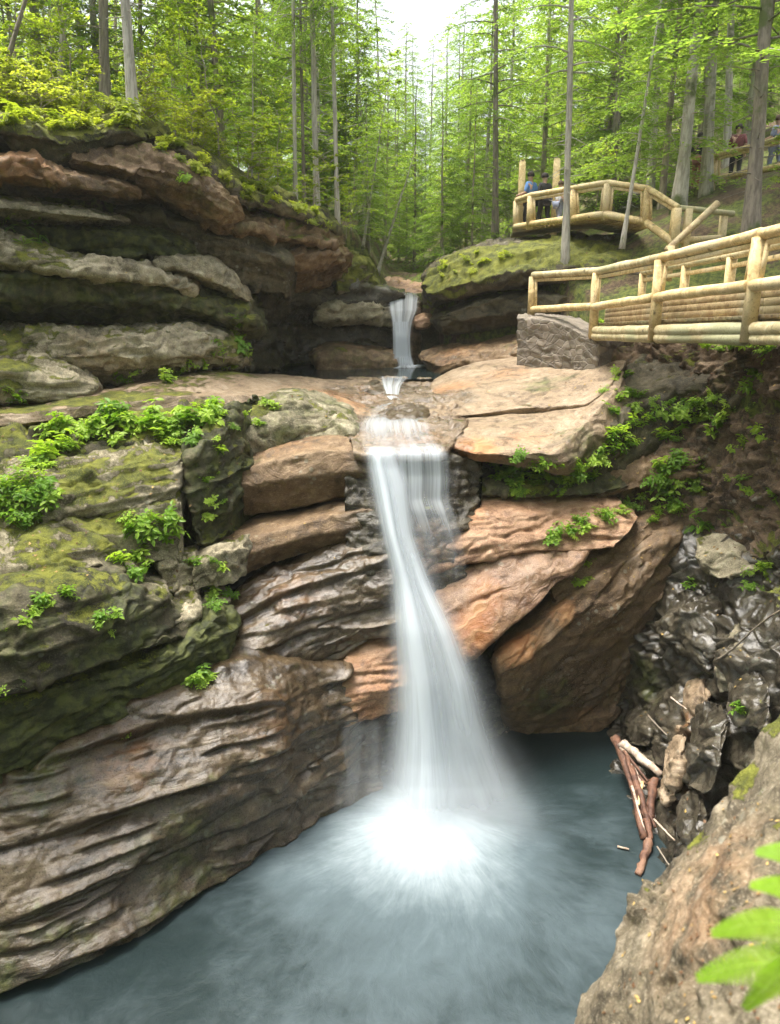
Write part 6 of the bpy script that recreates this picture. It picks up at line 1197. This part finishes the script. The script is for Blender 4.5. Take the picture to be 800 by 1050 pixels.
patch([(228, 332), (248, 320), (252, 345), (235, 350)], 4, 'small bright plant on the rounded nose over the upper pool', 'small plants on the rounded nose', .7, 1.0)
patch([(180, 183), (192, 183), (192, 190), (180, 190)], 2, 'small lone plant on the thick brown slab of the cliff', 'plants on the thick brown slab', .7, .9)
patch([(200, 695), (214, 692), (212, 712), (196, 716)], 4, 'bright green tuft sprouting at the top of the striated slope', 'tuft on the striated slope', .8, 1.05)
patch([(130, 754), (136, 754), (136, 760), (130, 760)], 1, 'tiny lone green sprout low on the striated slope', None, .5, .6)
patch([(505, 478), (540, 466), (575, 470), (570, 498), (530, 502), (508, 492)], 28, 'leafy plant in the strip under the tan slab right of the fall', 'plants under the tan slab', .8, 1.1)
patch([(568, 480), (602, 468), (640, 432), (655, 446), (628, 480), (592, 504), (568, 500)], 40, 'leafy plant in the bright strip climbing towards the footbridge', 'leafy plants in the climbing strip', .8, 1.15)
patch([(622, 432), (640, 398), (690, 412), (745, 410), (740, 446), (700, 455), (645, 450)], 34, 'leafy plant in the shade under the footbridge', 'leafy plants under the footbridge', .8, 1.2)
patch([(652, 530), (665, 490), (690, 465), (722, 478), (718, 505), (690, 530), (668, 540)], 34, 'leafy plant in the big patch below the brown slab on the right bank', 'leafy plants on the right bank', .8, 1.2)
patch([(556, 552), (600, 528), (640, 512), (660, 500), (655, 520), (610, 545), (570, 558)], 22, 'small plant along the crack above the orange plate', 'small plants above the orange plate', .6, .9)
patch([(706, 545), (720, 522), (750, 524), (755, 540), (725, 548)], 10, 'fern on the earth above the pale knobbly boulder', 'ferns above the knobbly boulder', .6, .9, 'fern', hs=.32)
patch([(704, 580), (725, 585), (722, 604), (706, 602)], 5, 'fern in the hole under the pale knobbly boulder', 'ferns under the knobbly boulder', .5, .75, 'fern', hs=.3)
patch([(758, 596), (785, 578), (788, 596), (768, 606)], 6, 'small plant right of the pale knobbly boulder', 'plants right of the knobbly boulder', .6, .9)
patch([(690, 352), (745, 350), (800, 352), (800, 370), (750, 366)], 14, 'plant growing directly below the beams of the footbridge', 'plants directly below the bridge beams', .8, 1.2)
patch([(750, 390), (775, 378), (785, 395), (760, 404)], 6, 'plant on the broad dark rock under the footbridge', 'plants on the dark rock under the bridge', .7, 1.0)
patch([(592, 570), (606, 566), (602, 604), (594, 604)], 4, 'tiny plant in the crack of the brown prow', 'tiny plants in the prow crack', .5, .8)
patch([(752, 730), (762, 728), (764, 740), (754, 742)], 2, 'small green plant on the wet black rocks above the near boulder', 'small plants on the wet rocks', .6, .8)
patch([(610, 332), (625, 330), (625, 342), (612, 345)], 3, 'small plant growing from the stone pier beside a bridge post', 'plants on the pier', .6, .9)
patch([(520, 505), (578, 504), (580, 510), (522, 512)], 12, 'tiny plant in the low bright row on the thin dark ledge', 'tiny plants on the thin ledge', .4, .6)
patch([(436, 282), (470, 262), (520, 255), (520, 268), (470, 285), (440, 296)], 16, 'tiny plant on the moss capped rock by the upper fall', 'tiny plants on the moss cap', .5, .9, mat=M_SHR)
patch([(0, 96), (60, 104), (130, 112), (150, 134), (100, 134), (45, 140), (0, 132)], 46, 'lime tuft of greenery on the overhanging mossy brow of the cliff', 'tufts on the mossy brow', .8, 1.3, mat=M_SHR)
patch([(160, 136), (240, 180), (300, 208), (345, 228), (345, 238), (290, 222), (235, 198), (160, 152)], 40, 'small yellow green tuft on the turf edge over the prow', 'tufts on the turf edge', .6, 1.1, mat=M_SHR)
patch([(715, 400), (800, 380), (800, 520), (760, 515), (725, 470)], 16, 'small scattered plant on the bare earth at the right under the footbridge', 'small plants on the bare earth', .5, 1.0)
patch([(600, 395), (640, 380), (650, 400), (620, 425)], 5, 'plant on the dark side of the tan slab below the pier', 'plants on the dark side of the slab', .6, .9)
# dead leaves lying about on the rocks and the earth
Vs = []
for x0, y0, x1, y1, n_ in ((0, 400, 350, 600, 190), (440, 370, 640, 460, 60), (600, 380, 800, 600, 200), (620, 820, 800, 1050, 150), (0, 130, 340, 350, 80), (620, 560, 800, 780, 90), (430, 240, 640, 290, 50)):
    for _ in range(n_):
        loc, nor = hit(rng.uniform(x0, x1), rng.uniform(y0, y1))
        if loc is None or nor[2] < .35: continue
        k_ = float(np.linalg.norm(loc-(0, 0, H))); l_ = rng.uniform(.035, .07)*(.6 if k_ < 7 else 1.0); d_ = unit(np.cross(nor, rng.normal(size=3))); Vs.append(cards((loc+nor*.012)[None], (d_+nor*rng.uniform(-.1, .25))[None], (nor+rng.normal(0, .3, 3))[None], np.array([l_]), np.array([l_*.6]), -.15))
s = NT('dead_leaf'); oi = s.noise(s.n('ShaderNodeNewGeometry').outputs['Position'], 3.7, 2); b_ = s.n('ShaderNodeBsdfPrincipled'); s.l(s.mix(s.ss(oi, .42, .58), (.12, .06, .025), (.36, .25, .08)), b_.inputs['Base Color']); b_.inputs['Roughness'].default_value = .8; s.l(b_.outputs[0], s.out.inputs[0])
props(quads_obj('fallen_leaves', Vs, s.m), 'brown and yellow fallen leaves scattered over the rocks', 'leaves', None, 'stuff')
# ---- fern close to the camera
e = props(empty('near_fern', P(845, 985, 1.75)), 'bright out of focus fern reaching in at the lower right corner', 'fern', None, 'thing')
rs = np.random.RandomState(5); org = P(845, 985, 1.75)
def near_frond(a, b, w, seed):
    A_ = P(*a)-org; B_ = P(*b)-org; n = 24; t = np.linspace(0, 1, n); up = np.array((0, 0, .05)); pt = A_*(1-t)[:, None]+B_*t[:, None]+up*np.sin(t*3.14)[:, None]; mb = MB(); mb.tube(pt, np.linspace(.003, .001, n), 5); Vs = []
    ax = unit(B_-A_); sd_ = unit(np.cross(ax, (0, -.8, .75))); nn0 = np.cross(sd_, ax)
    for i in range(2, n-1):
        u = t[i]; l_ = 1.2*w*(1-u)**.65*min(1, u*5)
        for sg in (-1, 1):
            dd = unit(sd_*sg+ax*.55); k = 9; uu = np.linspace(0, .95, k); c = pt[i]+dd*(l_*uu)[:, None]-np.array((0, 0, .15))*(l_*uu*uu)[:, None]
            Vs.append(cards(np.repeat(c, 2, 0), np.repeat(dd[None], 2*k, 0)*.8+np.tile(np.array([ax, -ax*.8]), (k, 1)), np.tile(nn0+rs.normal(0, .1, 3), (2*k, 1)), np.repeat(.013*(1-uu*.6), 2), np.full(2*k, .007)))
    f_ = quads_obj('frond', Vs, M_LIME, e); mb.build('stem', M_LIME, f_)
near_frond((850, 1000, 1.72), (712, 1004, 1.82), .075, 1); near_frond((845, 965, 1.75), (728, 958, 1.9), .065, 2); near_frond((840, 990, 1.7), (762, 1036, 1.75), .06, 3)
near_frond((870, 915, 1.8), (774, 874, 1.95), .055, 4); near_frond((870, 950, 1.8), (768, 908, 1.9), .055, 5)
# prototypes that found no place
for pr in hem+spr+dec+sap+shr+bare:
    if pr.name not in put.__defaults__[1]:
        for ch in list(pr.children): bpy.data.objects.remove(ch)
        bpy.data.objects.remove(pr)
# ================================================================== AIR
bm = bmesh.new(); bmesh.ops.create_cube(bm, size=1); me = bpy.data.meshes.new('haze'); bm.to_mesh(me); bm.free(); hz = bpy.data.objects.new('haze', me); col.objects.link(hz)
hz.location = (0, 45, 19); hz.scale = (190, 170, 48)
s = NT('air'); v_ = s.n('ShaderNodeVolumePrincipled'); v_.inputs['Color'].default_value = (.95, .98, .90, 1); v_.inputs['Density'].default_value = .0005; v_.inputs['Anisotropy'].default_value = .2
s.l(v_.outputs[0], s.out.inputs['Volume']); me.materials.append(s.m); props(hz, 'thin pale haze in the wood', 'haze', None, 'stuff')
# ================================================================== CAMERA, LIGHT
cam = bpy.data.cameras.new('camera'); co = bpy.data.objects.new('camera', cam); col.objects.link(co)
co.location = (0, 0, H); co.rotation_euler = (math.pi/2-PITCH, 0, 0)
cam.sensor_fit = 'VERTICAL'; cam.sensor_height = 36; cam.lens = F/1050*36; cam.clip_start = .05; cam.clip_end = 600
cam.dof.use_dof = True; cam.dof.focus_distance = 13.0; cam.dof.aperture_fstop = cam.lens/1000/.02
sc.camera = co
SUN_EL, SUN_AZ = R(76), R(-75)     # azimuth from +Y, clockwise positive
sun = bpy.data.lights.new('sun', 'SUN'); so = bpy.data.objects.new('sun', sun); col.objects.link(so)
sd = Vector((math.sin(SUN_AZ)*math.cos(SUN_EL), math.cos(SUN_AZ)*math.cos(SUN_EL), math.sin(SUN_EL)))
so.rotation_euler = sd.to_track_quat('Z', 'Y').to_euler(); so.location = (0, 0, 60)
sun.energy = 1.8; sun.angle = R(24); sun.color = (1, .95, .86)
w = bpy.data.worlds.new('World'); sc.world = w; w.use_nodes = True; nt = w.node_tree; nt.nodes.clear()
sky = nt.nodes.new('ShaderNodeTexSky'); sky.sky_type = 'NISHITA'; sky.sun_disc = False; sky.sun_elevation = SUN_EL; sky.sun_rotation = SUN_AZ
sky.air_density = .8; sky.dust_density = 8.0; sky.ozone_density = .0; sky.altitude = 300
bg = nt.nodes.new('ShaderNodeBackground'); bg.inputs[1].default_value = .15; hs = nt.nodes.new('ShaderNodeHueSaturation'); hs.inputs['Saturation'].default_value = .4; nt.links.new(sky.outputs[0], hs.inputs['Color']); nt.links.new(hs.outputs[0], bg.inputs[0])
wo = nt.nodes.new('ShaderNodeOutputWorld'); nt.links.new(bg.outputs[0], wo.inputs[0])
sc.view_settings.view_transform = 'Standard'; sc.view_settings.look = 'None'; sc.view_settings.gamma = 1; sc.view_settings.exposure = 1.7; sc.view_settings.use_curve_mapping = False
sc.render.engine = 'CYCLES'; c = sc.cycles
c.use_denoising = True; c.max_bounces = 8; c.transparent_max_bounces = 24; c.diffuse_bounces = 3; c.transmission_bounces = 4; c.volume_bounces = 1; c.sample_clamp_indirect = 8
try: c.denoiser = 'OPENIMAGEDENOISE'
except Exception: pass
